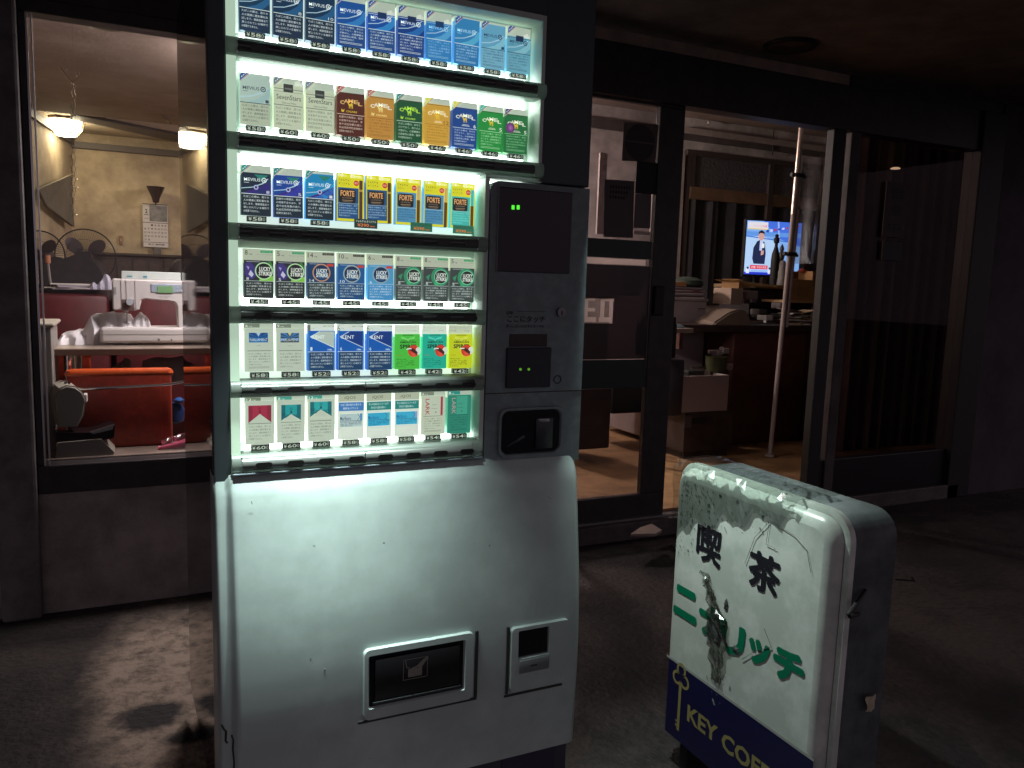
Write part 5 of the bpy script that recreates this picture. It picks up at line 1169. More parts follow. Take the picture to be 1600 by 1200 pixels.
fnl.lathe((c0.x, LY-.12, c1.z), [(.018, -.004), (.022, .0), (.03, (c0.z-c1.z)*.3), (rr*1.05, c0.z-c1.z), (rr*1.0, c0.z-c1.z), (.02, .012)], mat('smoked_glass_funnel', (.045, .03, .03), .2), 28).tube([(c0.x, LY-.12, c1.z), (c0.x, LY-.05, c1.z-.01), (c0.x, LY, c1.z-.01)], .006, DBRN, 8)
tag(center(fnl.build('funnel_lamp')), 'dark funnel shaped wall lamp above the calendar', 'wall lamp')
mb = MB(); a = at(186, 368, LY-.01); b2 = at(192, 382, LY-.01); mb.box((a.x, LY-.012, b2.z), (b2.x, LY, a.z), mat('wood_switch', (.26, .14, .08), .6), .002); mb.box((a.x+.008, LY-.016, (a.z+b2.z)/2-.01), (b2.x-.008, LY-.012, (a.z+b2.z)/2+.01), CRM, .001)
tag(center(mb.build('wall_switch')), 'small brown wall switch between the fan and the calendar', 'switch')
mb = MB(); a = at(240, 387, LY-.03); b2 = at(252, 401, LY-.03); mb.box((a.x, LY-.03, b2.z), (b2.x, LY-.004, a.z), mat('grey_box', (.12, .11, .10), .6), .003); tag(center(mb.build('wall_box')), 'small grey box on the wall under the calendar', 'box')
# dark round pot at the right
mb = MB(); c = at(291, 425, 3.0); rr = at(320, 425, 3.0).x-c.x
mb.lathe((c.x, 3.0, c.z-.07), [(rr*.8, -.1), (rr*.98, 0), (rr, .03), (rr*.93, .075), (rr*.75, .115), (rr*.5, .135), (rr*.25, .14), (rr*.22, .148), (rr*.3, .152), (.001, .154)], mat('dark_cushion', (.035, .026, .026), .6, noise=.3, nscale=12), 30)
tag(center(mb.build('round_pot')), 'big dark round lidded pot on the counter at the right', 'pot')
# lamp
lampY = 4.62
lmp = thing('ceiling_light', 'lit octagonal frosted glass ceiling light with dark ribs, cream glow', 'ceiling light', (at(102, 190, lampY).x, lampY, at(102, 190, lampY).z))
c = at(102.5, 190, lampY); rr = at(133, 190, lampY).x-c.x; zt2 = CZ+.034; zb2 = at(102, 212, lampY).z; h = zt2-zb2
def octo(r_, z, n=8): return [(c.x+r_*math.cos(math.pi*2*(k+.5)/n), lampY+r_*math.sin(math.pi*2*(k+.5)/n), z) for k in range(n)]
LW = mat('lamp_glass_lit', (1.0, .86, .58), .4, emit=42.0)
mb = MB(); loops(mb, [octo(rr*.95, zt2-h*.18), octo(rr*.88, zt2-h*.55), octo(rr*.62, zb2+h*.10), octo(rr*.50, zb2)], LW, True, False); mb.build('glass_shade', lmp)
mb = MB(); loops(mb, [octo(rr*1.12, zt2), octo(rr*1.12, zt2-h*.12), octo(rr*.97, zt2-h*.17)], mat('lamp_brown_rim', (.20, .14, .08), .5), True, False); mb.build('rim', lmp)
mb = MB(); RBM = mat('lamp_rib', (.16, .12, .07), .5, .3)
A_, B_, C_ = octo(rr*.965, zt2-h*.18), octo(rr*.895, zt2-h*.55), octo(rr*.635, zb2+h*.08)
for k in range(8): mb.tube([A_[k], B_[k], C_[k]], .005, RBM, 5); mb.tube([C_[k], C_[(k+1) % 8]], .004, RBM, 5)
mb.build('rib', lmp)
# hanging wire ornament with beads close to the window
hy = WY+.45
hc = thing('hanging_ornament', 'dangling twisted wire ornament with small glass beads in front of the lamp', 'ornament', at(115, 350, hy), None)
mb = MB(); WRM = mat('old_brass_wire', (.12, .09, .06), .35, .7)
P = [at(113+2*math.sin(k*1.9), 130+k*6, hy) for k in range(36)]; mb.tube(P, .0013, WRM, 5)
P2 = [at(117+1.6*math.sin(k*2.3+1), 132+k*6, hy) for k in range(30)]; mb.tube(P2, .0011, WRM, 5)
for k in range(0, 35, 1):
    a_ = P[k]; mb.tube([a_+Vector((.0035*math.cos(t), .0, .0055*math.sin(t))) for t in [q_*math.pi/4 for q_ in range(9)]], .0007, WRM, 4)
mb.tube([at(95, 103, hy), at(100, 112, hy), at(108, 122, hy), at(114, 128, hy), at(121, 124, hy), at(124, 112, hy)], .0022, mat('hook_metal', (.25, .18, .14), .3, .8), 6)
mb.tube([at(113, 18, hy), at(113, 128, hy)], .0005, WRM, 4)
mb.build('wire', hc)
mb = MB(); BD = mat('glass_bead', (.75, .70, .50), .1, .3)
for px, py, r_ in ((114, 272, 1.6), (120, 271, 1.6), (115, 281, 2.), (119.5, 280, 2.), (115, 292, 2.2), (121, 293, 2.2), (118, 312, 1.4), (118, 327, 1.2), (119.5, 336, 2.1), (104, 110, 1.6), (120, 119, 1.6)):
    p = at(px, py, hy-.002); q_ = r_*.0012*1.3; mb.lathe(p, [(.0002, -q_), (q_*.75, -q_*.6), (q_, 0), (q_*.75, q_*.6), (.0002, q_)], BD, 10)
mb.build('bead', hc)
mb = MB(); p = at(260, 160, 3.9); mb.lathe((p.x, 3.9, CZ-.03), [(.004, 0), (.03, .012), (.045, .03)], mat('old_metal', (.25, .2, .17), .4, .5), 16); mb.tube([(p.x, 3.9, CZ-.02), (p.x+.02, 3.86, CZ-.05)], .005, WRM, 6); tag(center(mb.build('ceiling_hook')), 'small tarnished hook on the brown ceiling at the upper right of the window', 'hook')
# lamps added out of view behind the machine to brighten the rooms
def added_room_lamp(x, y, z, e, label, r=.16, col=(1.0, .84, .80), drop=0):
    t = thing('ceiling_light', label, 'ceiling light', (x, y, z))
    if drop: MB().cyl((x, y, z), (x, y, z+drop), .006, RUB, 8).build('rod', t)
    m = MB(); m.lathe((x, y, z-.08), [(r*.5, 0), (r*.9, .02), (r, .05), (r*.98, .065)] if drop < .39 or z < 2 else [(r*.2, -.16), (r*.7, -.12), (r, -.05), (r, .0), (r*.7, .05), (r*.3, .065)], mat('added_lamp_glass_%d' % (e*10), col, .4, emit=e), 24); m.build('glass_shade', t)
    m = MB(); m.lathe((x, y, z-.016), [(r*1.08, 0), (r*1.08, .016)], DBRN, 24); m.build('rim', t)
added_room_lamp(.34, 1.64, 1.74, 130.0, 'added round opal pendant light close to the window, hidden behind the vending machine', .11, (1.0, .88, .88), CZ-1.74)
added_room_lamp(.30, 2.25, CZ, 95.0, 'added round opal ceiling light over the work table, hidden behind the vending machine', .13, (1.0, .84, .78))
# ================================================================== RIGHT ROOM (seen through the open sliding door)
def bxp(mb, px0, py0, px1, py1, Y, depth, m, bev=0., front=0.):
    a = at(px0, py0, Y); b = at(px1, py1, Y); mb.box((min(a.x, b.x), Y-front, min(a.z, b.z)), (max(a.x, b.x), Y+depth, max(a.z, b.z)), m, bev); return mb
# trims of the back wall
zz0 = at(1180, 233, RY).z; zz1 = at(1180, 219, RY).z
mb = MB(); mb.box((1.67, RY-.04, zz0), (7.3, RY-.001, zz1), mat('grey_lintel', (.12, .105, .10), .6, noise=.3)); tag(center(mb.build('wall_beam')), 'grey horizontal beam across the stained back wall above the window', 'beam')
mb = MB(); c = at(1180, 191, RY); mb.tube([(1.7, RY-.03, c.z-.02), (at(1130, 190, RY).x, RY-.03, c.z+.005), (at(1180, 190, RY).x, RY-.03, c.z), (7.2, RY-.03, c.z+.02)], .012, mat('rusty_pipe', (.10, .055, .04), .4, .4), 8); mb.tube([(1.7, RY-.05, c.z-.05), (7.2, RY-.04, c.z-.01)], .006, BLK, 6)
p = at(1107, 192, RY-.06); mb.lathe(p, [(.002, -.02), (.014, -.01), (.016, .01), (.004, .02)], CHROME, 10)
tag(center(mb.build('wall_pipe')), 'thin rusty conduit pipe running along the stained back wall', 'pipe')
for px, py, r_, lb in ((1201, 158, .055, 'dark round bracket under the ceiling left of the pole'), (1224, 160, .05, 'black ball fitting beside the pole top on the back wall')):
    p = at(px, py, RY-.06); mb = MB(); mb.lathe(p, [(.002, -r_*.7), (r_*.8, -r_*.5), (r_, 0), (r_*.8, r_*.5), (.002, r_*.7)], RUB, 16); mb.cyl(p, (p.x, RY, p.z), .012, RUB, 8); tag(center(mb.build('wall_fitting')), lb, 'fitting')
mb = MB(); p = at(1014, 165, RY-.06); mb.lathe(p, [(.002, -.04), (.05, -.02), (.055, 0), (.04, .03), (.002, .045)], RUB, 16); mb.tube([at(996, 162, RY-.04), at(1008, 167, RY-.05), p, at(1024, 162, RY-.04)], .006, RUB, 6); tag(center(mb.build('wall_fitting')), 'black round fitting with wires on the wall seen through the closed door leaf', 'fitting')
mb = MB(); a = at(1212, 155, RY-.05); b = at(1207, 242, RY-.05); mb.tube([a, b], .006, RUB, 6); tag(center(mb.build('wall_cable')), 'thin black vertical cable on the stained back wall', 'cable')
# back window: white jamb, frame, frosted transom, wooden rail, dark curtain below
wn = thing('back_window', 'dark wooden sliding window with frosted top pane in the back wall', 'window', at(1180, 470, RY))
WT = mat('old_white_jamb', (.42, .36, .33), .6, noise=.2); PT = mat('worn_dark_frame', (.06, .045, .04), .5)
mb = MB(); mb.prism([at(1065, 241, RY-.06), at(1071, 241, RY-.06), at(1059, 478, RY-.06), at(1053, 478, RY-.06)], (0, .06, 0), WT); a = at(1066, 241, RY-.06); b = at(1293, 234, RY-.06)
mb.box((a.x, RY-.06, b.z-.022), (b.x+.3, RY-.001, b.z+.03), WT); mb.build('jamb', wn)
xw0 = at(1071, 300, RY-.05).x; xw1 = xw0+2.1
z_t = at(1180, 244, RY-.05).z; z_tr0 = at(1180, 301, RY-.05).z; z_r0 = at(1180, 320, RY-.05).z; z_b = at(1150, 478, RY-.05).z; z_tr1 = at(1180, 254, RY-.05).z
mb = MB(); mb.box((xw0, RY-.05, z_tr1), (xw1, RY-.002, z_t-.01), PT, .003); mb.box((xw0, RY-.05, z_b), (xw0+.05, RY-.002, z_tr1), PT, .003); a = at(1205, 280, RY-.05); mb.box((a.x-.03, RY-.055, z_b), (a.x+.03, RY-.002, z_tr1), PT, .003)
mb.box((xw0+.05, RY-.048, z_tr0), (xw0+.10, RY-.002, z_tr1), PT); mb.build('frame', wn)
FRG = mat('frosted_pebble_glass', (.09, .085, .09), .16, bump=1., bscale=40)
MB().box((xw0+.10, RY-.030, z_tr0), (a.x-.03, RY-.012, z_tr1), FRG).box((a.x+.03, RY-.030, z_tr0), (xw1, RY-.012, z_tr1), FRG).build('transom_pane', wn)
MB().box((xw0+.05, RY-.052, z_r0), (xw1, RY-.005, z_tr0), mat('varnished_rail', (.20, .12, .07), .5, noise=.4, nscale=5), .003).build('cross_rail', wn)
mb = MB(); nf = 60; vs = []
CT = mat('dark_curtain', (.035, .034, .038), .7, noise=.4, nscale=6)
for k in range(nf+1):
    x = xw0+.05+(xw1-xw0-.05)*k/nf; y = RY-.03-.022*math.sin(k*.9)+.006*math.sin(k*2.3); vs += [(x, y, z_b), (x, y+.004*math.sin(k*3), z_r0)]
mb.add(vs, [(2*k, 2*k+2, 2*k+3, 2*k+1) for k in range(nf)], CT, True); mb.build('curtain', wn)
# television
TVY = 3.55
a = at(1168, 344, TVY); b = at(1160, 428, TVY); c = at(1254, 343, TVY-.10)
wv = Vector((c.x-a.x, -.10, 0)); W = wv.length; H = (a.z-b.z); an = math.atan2(wv.y, wv.x)
tv = thing('television', 'small flat television showing a news presenter on a blue background', 'television', (a.x+wv.x/2, TVY-.05, b.z-.03))
MT = Matrix.Translation((a.x, TVY, b.z)) @ Matrix.Rotation(an, 4, 'Z')
shear = (b.x-a.x)/H
mb = MB(); mb.box((-.012, .004, -.02), (W+.012, .04, H+.012), RUB, .004, M=MT); mb.build('casing', tv)
class FlatM(Flat):
    pass
mb = MB(); F = Flat(mb, MT @ Vector((0, .002, 0)), MT.to_3x3() @ Vector((1, 0, 0)), (0, 0, 1), MT.to_3x3() @ Vector((0, -1, 0)))
def scr(rgb, e=.95): return mat('screen_%d_%d_%d' % rgb, lin(rgb), .3, emit=e)
w_, h_ = W*1000, H*1000
def sR(x0, y0, x1, y1, c, l=1): F.R(w_*x0, h_*y0, w_*x1, h_*y1, scr(c), l)
def sP(p, c, l=1): F.P([(w_*x, h_*y) for x, y in p], scr(c), l)
sR(0, 0, 1, 1, (126, 172, 232)); sP([(0, .0), (.55, 0), (.6, .6), (.3, .72), (0, .7)], (176, 208, 244), 2); sP([(.3, 1), (1, 1), (1, .55), (.55, .7)], (70, 112, 220), 2)
sR(0, .72, 1, .80, (96, 150, 226), 3); sP([(.0, .70), (1, .60), (1, .62), (0, .72)], (60, 110, 200), 4); sP([(.55, 1), (.58, 1), (.62, .55), (.59, .55)], (150, 180, 240), 4)
for k in range(9): sP([(.35+.07*k, .80+.015*k), (.40+.07*k, .79+.018*k), (.40+.07*k, .84+.015*k), (.36+.07*k, .85+.01*k)], ((40, 70, 170), (200, 210, 250), (180, 60, 90))[k % 3], 5)
sR(.02, .86, .38, .98, (222, 220, 228), 6); F.T('ニュース中継', w_*.12, h_*.88, w_*.36, h_*.93, scr((200, 60, 90)), 8); sR(.02, .84, .38, .86, (226, 200, 120), 7)
# presenter
sP([(.16, .20), (.36, .20), (.37, .40), (.34, .60), (.27, .66), (.20, .62), (.14, .50), (.13, .30)], (36, 44, 78), 8); sP([(.25, .45), (.30, .45), (.31, .64), (.25, .64)], (190, 205, 240), 9)
sP([(.225+.055*math.cos(t)+.045, .72+.085*math.sin(t)) for t in [k*math.pi/10 for k in range(20)]], (206, 160, 150), 9); sP([(.215, .74), (.22, .80), (.27, .83), (.32, .80), (.325, .74), (.30, .775), (.24, .775)], (30, 26, 34), 10)
sP([(.285, .50), (.335, .50), (.335, .585), (.285, .585)], (230, 232, 240), 10); sP([(.30, .42), (.325, .42), (.33, .50), (.295, .50)], (30, 30, 60), 10); sP([(.28, .36), (.33, .38), (.33, .46), (.28, .44)], (206, 160, 150), 11)
sR(0, 0, 1, .045, (40, 60, 200), 6); sR(.10, .10, .42, .175, (214, 60, 84), 9); F.T('中継', w_*.12, h_*.115, w_*.20, h_*.16, scr((240, 235, 240)), 10); F.T('今日の天気', w_*.22, h_*.115, w_*.40, h_*.16, scr((240, 235, 240)), 10); sR(.12, .045, .42, .09, (150, 190, 240), 9)
for x in (.06, .46): sP([(x-.03, .02), (x+.03, .02), (x+.02, .10), (x-.02, .10)], (230, 230, 240), 9); sP([(x-.018, .10), (x+.018, .10), (x+.018, .14), (x-.018, .14)], (40, 34, 60), 10)
mb.build('screen', tv)
mb = MB(); p = MT @ Vector((W/2-.12, .03, 0)); mb.box((p.x-.025, p.y-.01, p.z-.075), (p.x+.025, p.y+.02, p.z), RUB, .003); mb.box((p.x-.11, p.y-.07, p.z-.082), (p.x+.11, p.y+.07, p.z-.074), RUB, .003); mb.build('stand', tv)
tvz = p.z-.082
# desk block of red-brown panels carrying the television
CW = mat('red_brown_panel', (.105, .038, .030), .55, noise=.25, nscale=9)
ck = thing('service_counter', 'red brown panelled service counter with a black kick board', 'counter', (at(1210, 700, 2.9).x, 3.0, FLZ))
CYF = 2.75
a = at(1148, 522, CYF); b = at(1143, 690, CYF); e = at(1300, 530, CYF)
xk = a.x; zk = at(1200, 519, CYF).z; zkb = at(1200, 690, CYF).z
MB().box((xk, CYF, zkb), (xk+1.6, CYF+.55, zk), CW, .004).box((xk+.68, CYF-.004, zkb), (xk+.685, CYF, zk), BLK).build('front_panel', ck)
MB().box((xk-.0, CYF+.03, FLZ), (xk+1.6, CYF+.5, zkb), RUB).build('kick_board', ck)
MB().box((xk-.48, CYF-.02, zk), (xk+1.6, CYF+.6, zk+.05), mat('dark_counter_top', (.05, .03, .028), .4, noise=.3), .006).build('counter_top', ck)
MB().box((xk-.46, CYF+.02, zk-.12), (xk-.43, CYF+.5, zk), CW, .002).build('side_panel', ck)
# upper shelf with the television
ush = thing('shelf_unit', 'low dark shelf unit on the counter under the television', 'shelf', (at(1200, 440, 3.3).x, 3.3, zk+.05))
x0 = at(1160, 440, 3.4).x; x1 = at(1237, 440, 3.4).x
MB().box((x0, 3.25, tvz-.03), (x1+.2, 3.75, tvz-.002), mat('plywood_shelf', (.26, .17, .09), .5, noise=.3), .003).build('shelf_board', ush)
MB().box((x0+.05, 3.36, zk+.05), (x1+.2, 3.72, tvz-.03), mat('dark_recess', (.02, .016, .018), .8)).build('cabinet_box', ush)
# things on the shelf
def lath(name, px, py, Y, prof, m, label, cat, zbase=None, n=16):
    p = at(px, py, Y); z = p.z if zbase is None else zbase; mb = MB(); mb.lathe((p.x, Y, z), prof, m, n); return tag(center(mb.build(name)), label, cat)
zsh = tvz-.002
lath('bottle', 1210, 425, 3.36, [(.032, 0), (.034, .02), (.034, .20), (.030, .25), (.018, .29), (.013, .31), (.013, .335), (.022, .34), (.022, .375), (.012, .385), (.016, .40), (.002, .41)], RUB, 'tall black bottle silhouetted against the television', 'bottle', zsh)
lath('figurine', 1219, 428, 3.33, [(.028, 0), (.030, .02), (.020, .05), (.022, .12), (.026, .16), (.014, .19), (.022, .215), (.026, .24), (.012, .27), (.018, .29), (.012, .31), (.002, .33)], mat('dark_bronze', (.05, .045, .045), .4), 'dark knobbed ornament beside the black bottle', 'figurine', zsh)
lath('figurine', 1221, 440, 3.25, [(.034, 0), (.036, .02), (.030, .06), (.032, .10), (.022, .14), (.026, .165), (.020, .19), (.002, .20)], mat('grey_stone', (.32, .30, .28), .7, noise=.3), 'pale grey statuette in front of the television', 'figurine', zsh)
lath('jar', 1229, 440, 3.27, [(.016, 0), (.018, .09), (.010, .11), (.011, .13), (.002, .135)], mat('jar_glass', (.34, .33, .32), .2, .3), 'small grey jar next to the pale statuette', 'jar', zsh)
# wooden drawer box at the right of the pole
wb = thing('wooden_tray', 'yellow brown wooden desk tray standing behind the pole', 'tray', at(1260, 480, 3.1))
WD = mat('yellow_brown_wood', (.42, .23, .09), .5, noise=.3, nscale=8)
mb = MB(); bxp(mb, 1232, 436, 1269, 471, 3.1, .02, WD, .002); bxp(mb, 1230, 469, 1271, 474, 3.08, .3, mat('pale_wood', (.52, .34, .17), .5), .002)
mb.build('panel', wb); mb = MB(); mb.prism([at(1268, 470, 3.1), at(1270, 424, 3.1), at(1274, 424, 3.1), at(1273, 470, 3.1)], (0, .28, 0), WD); mb.build('side_board', wb)
mb = MB(); bxp(mb, 1236, 424, 1266, 436, 3.25, .1, mat('red_brown_box', (.12, .04, .03), .6), .003); mb.build('back_board', wb)
mb = MB(); p = at(1253, 422, 3.2); mb.lathe((p.x, 3.2, p.z-.02), [(.02, 0), (.035, .012), (.02, .03), (.004, .034)], mat('red_cap', (.45, .07, .03), .5), 14); tag(center(mb.build('red_cap')), 'small red cap on top of the wooden tray', 'cap')
# card boxes and papers on the counter
mb = MB(); bxp(mb, 1143, 450, 1160, 476, 3.0, .2, mat('cream_card', (.34, .25, .19), .7), .003); bxp(mb, 1160, 454, 1184, 468, 3.02, .15, mat('grey_card', (.24, .19, .18), .7), .003); tag(center(mb.build('carton')), 'cream cardboard carton on the counter left of the shelf', 'carton')
mb = MB(); bxp(mb, 1155, 436, 1160, 452, 3.3, .2, WD, .001); mb.prism([at(1155, 437, 3.24), at(1165, 440, 3.24), at(1215, 446, 3.24), at(1215, 449, 3.24), at(1180, 447, 3.24)], (0, .3, 0), mat('gold_paper', (.45, .31, .14), .6)); tag(center(mb.build('paper_sheet')), 'buff paper sheet hanging over the shelf edge under the television', 'paper')
hd_ = MB(); P = [(1114, 512), (1116, 504), (1140, 488), (1155, 483), (1168, 486), (1174, 500), (1173, 512)]
b = bmesh.new(); f_ = [b.verts.new(at(x, y, 2.74)) for x, y in P]; b.faces.new(f_); r_ = bmesh.ops.extrude_face_region(b, geom=list(b.faces)); bmesh.ops.translate(b, verts=[v for v in r_['geom'] if isinstance(v, bmesh.types.BMVert)], vec=(.02, .25, .0)); bmesh.ops.recalc_face_normals(b, faces=b.faces); bmesh.ops.bevel(b, geom=list(b.edges), offset=.012, segments=2, affect='EDGES')
hd_.bm(b, mat('grey_plastic_cover', (.20, .155, .125), .4), True); tag(center(hd_.build('machine_cover')), 'sloping grey beige plastic cover standing on the counter end', 'cover')
mb = MB(); rnd = random.Random(2)
for k in range(13):
    px, py = 1160+rnd.random()*62, 466+rnd.random()*44; r_ = 5+rnd.random()*9; bxp(mb, px, py, px+r_, py+r_*.8, 2.95+.1*rnd.random(), .1, [RUB, DBRN, PAPER, mat('worn_grey', (.10, .09, .09), .6)][k % 4], .004)
tag(center(mb.build('clutter_heap')), 'dark heap of bags and boxes on the counter between cover and pole', 'heap')
mb = MB()
for k in range(12):
    an = rnd.gauss(0, .3); p = at(1225+rnd.random()*22, 513-k*1.6, 2.9); mb.box((-.09, -.06, 0), (.10, .06, .006), [PAPER, mat('buff_paper', (.42, .32, .20), .7), mat('magazine_brown', (0, 0, 0))][k % 3], 0, M=Matrix.Translation((p.x+.05, 2.9, zk+.052+k*.009)) @ Matrix.Rotation(an, 4, 'Z') @ Matrix.Rotation(rnd.gauss(0, .08), 4, 'Y'))
tag(center(mb.build('paper_stack')), 'untidy pile of buff papers and letters behind the pole', 'papers')
# fridge
FW_ = mat('fridge_white', (.40, .345, .345), .45, noise=.1)
fy = 3.05; a = at(1030, 474, fy); b = at(1104, 474, fy); zf = at(1070, 470, fy).z
fr = thing('small_fridge', 'small white fridge with papers on top, left of the counter', 'fridge', ((a.x+b.x)/2, fy+.25, FLZ))
MB().box((a.x-.1, fy, FLZ+.04), (b.x, fy+.5, zf), FW_, .006).build('door', fr); MB().box((a.x-.11, fy-.01, zf), (b.x+.01, fy+.5, zf+.018), FW_, .004).build('top', fr)
c = at(1095, 482, fy); MB().box((c.x-.03, fy-.006, c.z-.004), (c.x+.03, fy, c.z+.002), mat('grey_print2', (.1, .1, .1), .5)).build('badge', fr)
flatstack('magazine_stack', 1040, 1100, 470, fy+.0, 8, [PAPER, MG[1], MG[0], PAPER, MG[3]], 'stack of magazines and papers on top of the small fridge', 'magazines', 9, .32, .010, zf+.018)
mb = MB(); p = at(1078, 458, fy+.1); mb.lathe((p.x, fy+.15, zf+.098), [(.10, 0), (.13, .02), (.12, .05), (.07, .072), (.002, .078)], mat('dark_green_cloth', (.03, .05, .035), .8, noise=.4, nscale=30), 20); tag(center(mb.build('green_bundle')), 'dark green cloth bundle on the stack of magazines', 'bundle')
mb = MB(); p = at(1056, 447, fy+.1); mb.box((p.x-.08, fy+.05, zf+.10), (p.x+.06, fy+.28, zf+.135), mat('orange_envelope', (.42, .20, .08), .6), .004); tag(center(mb.build('orange_book')), 'orange brown book at the left on top of the fridge stack', 'book')
# dark machinery and chair in front of the fridge
mb = MB(); yb = 2.2
for q in ((1032, 505, 1056, 560), (1040, 495, 1057, 512)): bxp(mb, *q, yb, .25, RUB, .01)
bxp(mb, 1044, 562, 1066, 650, yb+.1, .25, mat('dark_chair_vinyl', (.035, .03, .035), .4), .015); mb.cyl((at(1050, 650, yb).x, yb+.2, FLZ), (at(1050, 650, yb).x, yb+.2, at(1050, 640, yb).z), .02, RUB, 10)
tag(center(mb.build('office_chair')), 'dark chair standing behind the sliding door edge', 'chair')
mb = MB(); bxp(mb, 1050, 513, 1084, 520, 2.35, .3, mat('cream_tray', (.42, .36, .30), .5), .004); p = at(1064, 511, 2.4); mb.lathe((p.x, 2.45, p.z-.01), [(.05, 0), (.055, .01), (.03, .025), (.002, .028)], mat('blue_grey_cloth', (.12, .18, .22), .7), 16); mb.cyl((at(1060, 520, 2.4).x, 2.5, FLZ), (at(1060, 520, 2.4).x, 2.5, at(1060, 520, 2.4).z), .012, CHROME, 8)
tag(center(mb.build('small_table')), 'small cream table top with a blue grey cloth beside the fridge', 'table')
# white board box and bin
wbx = thing('white_box', 'open white cardboard box with things inside, under the counter end', 'box', at(1105, 650, 2.45))
a = at(1068, 588, 2.45); b = at(1139, 594, 2.45); zb_ = at(1100, 643, 2.45).z
WBM = mat('white_card', (.40, .34, .33), .7)
mb = MB(); mb.box((a.x, 2.45, zb_), (b.x, 2.46, a.z), WBM, .001).box((a.x, 2.46, zb_), (a.x+.008, 2.85, a.z), WBM).box((b.x-.008, 2.46, zb_), (b.x, 2.85, a.z), WBM).box((a.x, 2.84, zb_), (b.x, 2.85, a.z), WBM).box((a.x, 2.46, zb_), (b.x, 2.85, zb_+.006), WBM); mb.build('carton', wbx)
mb = MB(); bxp(mb, 1076, 580, 1100, 590, 2.55, .2, RUB, .004); bxp(mb, 1110, 578, 1138, 594, 2.6, .2, DBRN, .004); mb.build('contents', wbx)
mb = MB(); a = at(1066, 648, 2.5); b = at(1138, 700, 2.5); mb.box((a.x, 2.47, b.z), (b.x, 2.9, zb_-.002), DBRN, .004); bxp(mb, 1085, 655, 1104, 662, 2.46, .01, RUB, .001); bxp(mb, 1070, 650, 1080, 668, 2.455, .01, mat('worn_grey', (0, 0, 0)), .001)
mb.box((a.x+.02, 2.49, FLZ), (b.x-.02, 2.88, b.z), DBRN)
tag(center(mb.build('drawer_stand')), 'low dark wooden stand carrying the white box', 'stand')
mb = MB(); p = at(1118, 575, 2.62); mb.lathe((p.x, 2.62, p.z-.02), [(.06, 0), (.07, .05), (.074, .10), (.066, .102), (.055, .02)], mat('olive_bucket', (.07, .08, .03), .5), 20); tag(center(mb.build('bucket')), 'olive green bucket with paper in the dark gap under the counter', 'bucket')
mb = MB(); rnd = random.Random(5)
for k in range(9):
    px, py = 1108+rnd.random()*30, 536+rnd.random()*50; r_ = 5+rnd.random()*5; bxp(mb, px, py, px+r_, py+r_, 2.60+.02*rnd.random(), .02, mat('crumpled_white', (.38, .34, .33), .8), .006)
tag(center(mb.build('crumpled_papers')), 'crumpled white papers above the olive bucket', 'papers')
# tension pole and plastic sheet
PY = 2.35
pt = at(1256, 165, PY); pbm = at(1203, 713, PY)
pl = thing('tension_pole', 'tall steel tension pole with black clamps standing in the doorway', 'pole', pbm)
STL = mat('dull_steel', (.50, .42, .36), .28, .85)
pm = pt.lerp(pbm, .30)
MB().cyl(pbm, pm, .0155, mat('white_pole', (.34, .28, .26), .4), 16).build('lower_tube', pl); MB().cyl(pm, pt+Vector((0, 0, .1)), .0175, STL, 16).build('upper_tube', pl)
off = Vector((.034, 0, 0)); MB().cyl(pm.lerp(pt, .05)+off, pt.lerp(pbm, .62)+off, .0135, STL, 14).build('side_tube', pl)
for t in (.015, .19, .41):
    p = pt.lerp(pbm, t); MB().box((p.x-.035, p.y-.025, p.z-.014), (p.x+.045, p.y+.02, p.z+.010), RUB, .004).cyl((p.x-.05, p.y, p.z), (p.x-.03, p.y, p.z), .012, RUB, 10).cyl((p.x+.04, p.y-.01, p.z-.01), (p.x+.06, p.y-.01, p.z-.01), .010, RUB, 10).build('clamp', pl)
MB().lathe((pbm.x, PY, pbm.z-.0), [(.035, 0), (.033, .012), (.018, .02)], mat('white_pole', (0, 0, 0)), 20).build('foot', pl)
crp = MB(); g = []; nu, nv = 16, 14; rnd = random.Random(6)
for i in range(nv+1):
    for j in range(nu+1):
        u, v = j/nu, i/nv; px = 1256+u*(48-8*v)-v*6; py = 246+v*166; p = at(px, py, 2.7)
        g.append((p.x, 2.7+.05*math.sin(u*9+v*2)+.012*rnd.random(), p.z))
crp.add(g, [(i*(nu+1)+j, i*(nu+1)+j+1, (i+1)*(nu+1)+j+1, (i+1)*(nu+1)+j) for i in range(nv) for j in range(nu)], glassmat('grey_plastic_sheet', (.62, .60, .60), .5, .3, .12), True)
tag(center(crp.build('plastic_sheet')), 'hanging grey translucent plastic sheet right of the pole', 'plastic sheet')
# behind the closed leaf: dark counter block
mb = MB(); bxp(mb, 905, 608, 952, 700, 2.5, .4, DBRN, .01); tag(center(mb.build('dark_cabinet')), 'dark brown cabinet seen low through the closed door leaf', 'cabinet')
mb = MB(); bxp(mb, 958, 598, 1006, 645, 2.9, .3, RUB, .02); tag(center(mb.build('dark_bag')), 'black bag on the floor behind the closed door leaf', 'bag')
# white frame board on the wall behind the leaf
mb = MB(); bxp(mb, 938, 238, 944, 366, 3.6, .02, WT, .002); bxp(mb, 1020, 300, 1028, 368, 3.6, .02, WT, .002); bxp(mb, 990, 360, 1025, 368, 3.6, .02, WT, .002); tag(center(mb.build('display_board')), 'white rectangular frame standing behind the closed door leaf', 'board')
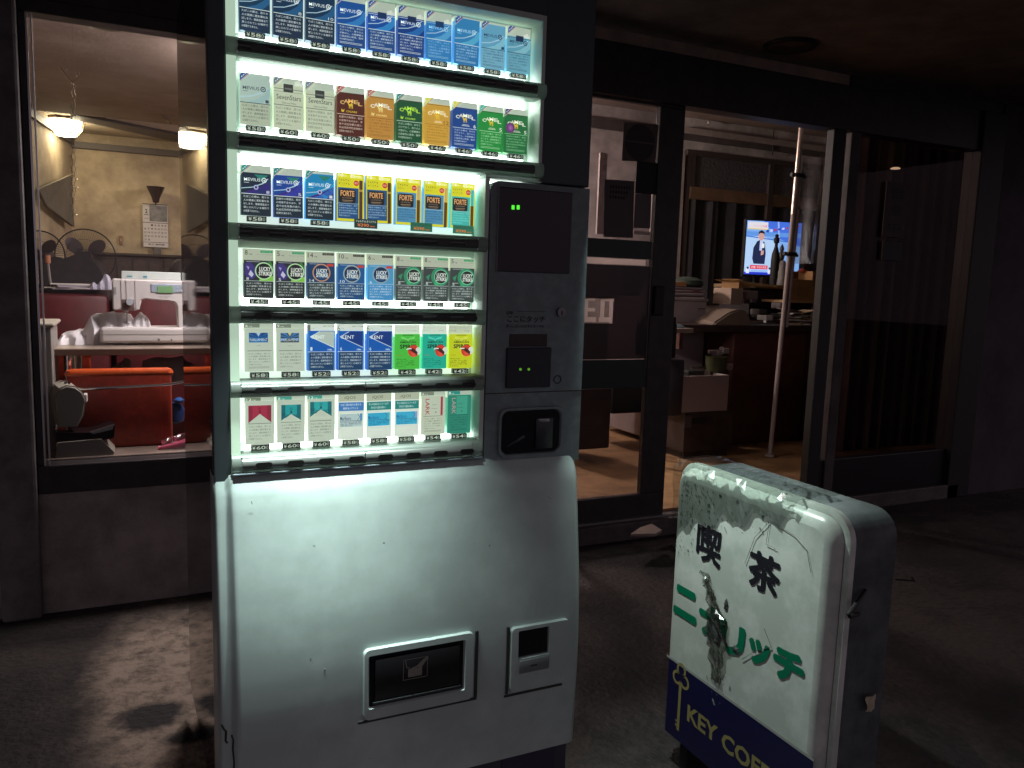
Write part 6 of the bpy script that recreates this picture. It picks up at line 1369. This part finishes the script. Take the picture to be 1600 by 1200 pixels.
# added unseen lamp that brightens the right room
added_room_lamp(1.95, 3.85, 2.36, 190.0, 'added round opal globe pendant of the right room, hidden behind the vending machine', .13, (1.0, .84, .78), .39+.001*0)
# sidelight: dark partition behind with two small lit lamps
mb = MB(); xq = at(1322, 400, 2.35).x; nq = 90; vs = []
for k in range(nq+1):
    x = xq+(6.2-xq)*k/nq; y = 2.36+.035*math.sin(k*1.15)+.012*math.sin(k*2.7+1); vs += [(x, y, FLZ), (x, y, 2.7)]
mb.add(vs, [(2*k, 2*k+2, 2*k+3, 2*k+1) for k in range(nq)], mat('brown_folded_curtain', (.13, .09, .085), .85, noise=.4, nscale=4), True); mb.box((xq, 2.42, FLZ), (6.2, 2.46, 2.7), DBRN)
tag(center(mb.build('folded_curtain')), 'dark brown folded curtain behind the side glass right of the doorway', 'curtain')
mb = MB(); p = at(1399, 264, 2.25); mb.lathe((p.x, 2.25, p.z), [(.03, 0), (.032, .004), (.02, .010)], mat('small_lamp_lit', (1., .78, .5), .4, emit=1.2), 18); tag(center(mb.build('small_lamp')), 'small glowing oval lamp behind the dark side glass', 'lamp')
ll = MB(); a = at(1466, 190, 2.2); b = at(1502, 236, 2.2); W = (b.x-a.x)*1000; H = (a.z-b.z)*1000
ll.box((a.x, 2.2, b.z), (b.x, 2.23, a.z), mat('amber_case', (.16, .09, .04), .6, emit=.12), .003); f = Flat(ll, (a.x, 2.199, b.z), (1, 0, 0), (0, 0, 1), (0, -1, 0)); AM = mat('amber_lit', (1., .62, .25), .4, emit=.8)
for q in (((0, .80), (.6, .87), (.6, .92), (0, .85)), ((.55, .92), (1, .86), (1, .93), (.55, .98)), ((.2, .50), (.7, .52), (.7, .57), (.2, .55)), ((0, .42), (.7, .44), (.7, .48), (0, .46))): f.P([(W*x, H*y) for x, y in q], AM, 3)
f.P([(0, H*.08), (W*.45, H*.08), (W*.45, H*.13), (0, H*.13)], mat('blue_lit', (.35, .5, 1.), .4, emit=.7), 3)
tag(center(ll.build('louvre_lamp')), 'small amber louvred lamp glowing high in the dark side glass', 'lamp')
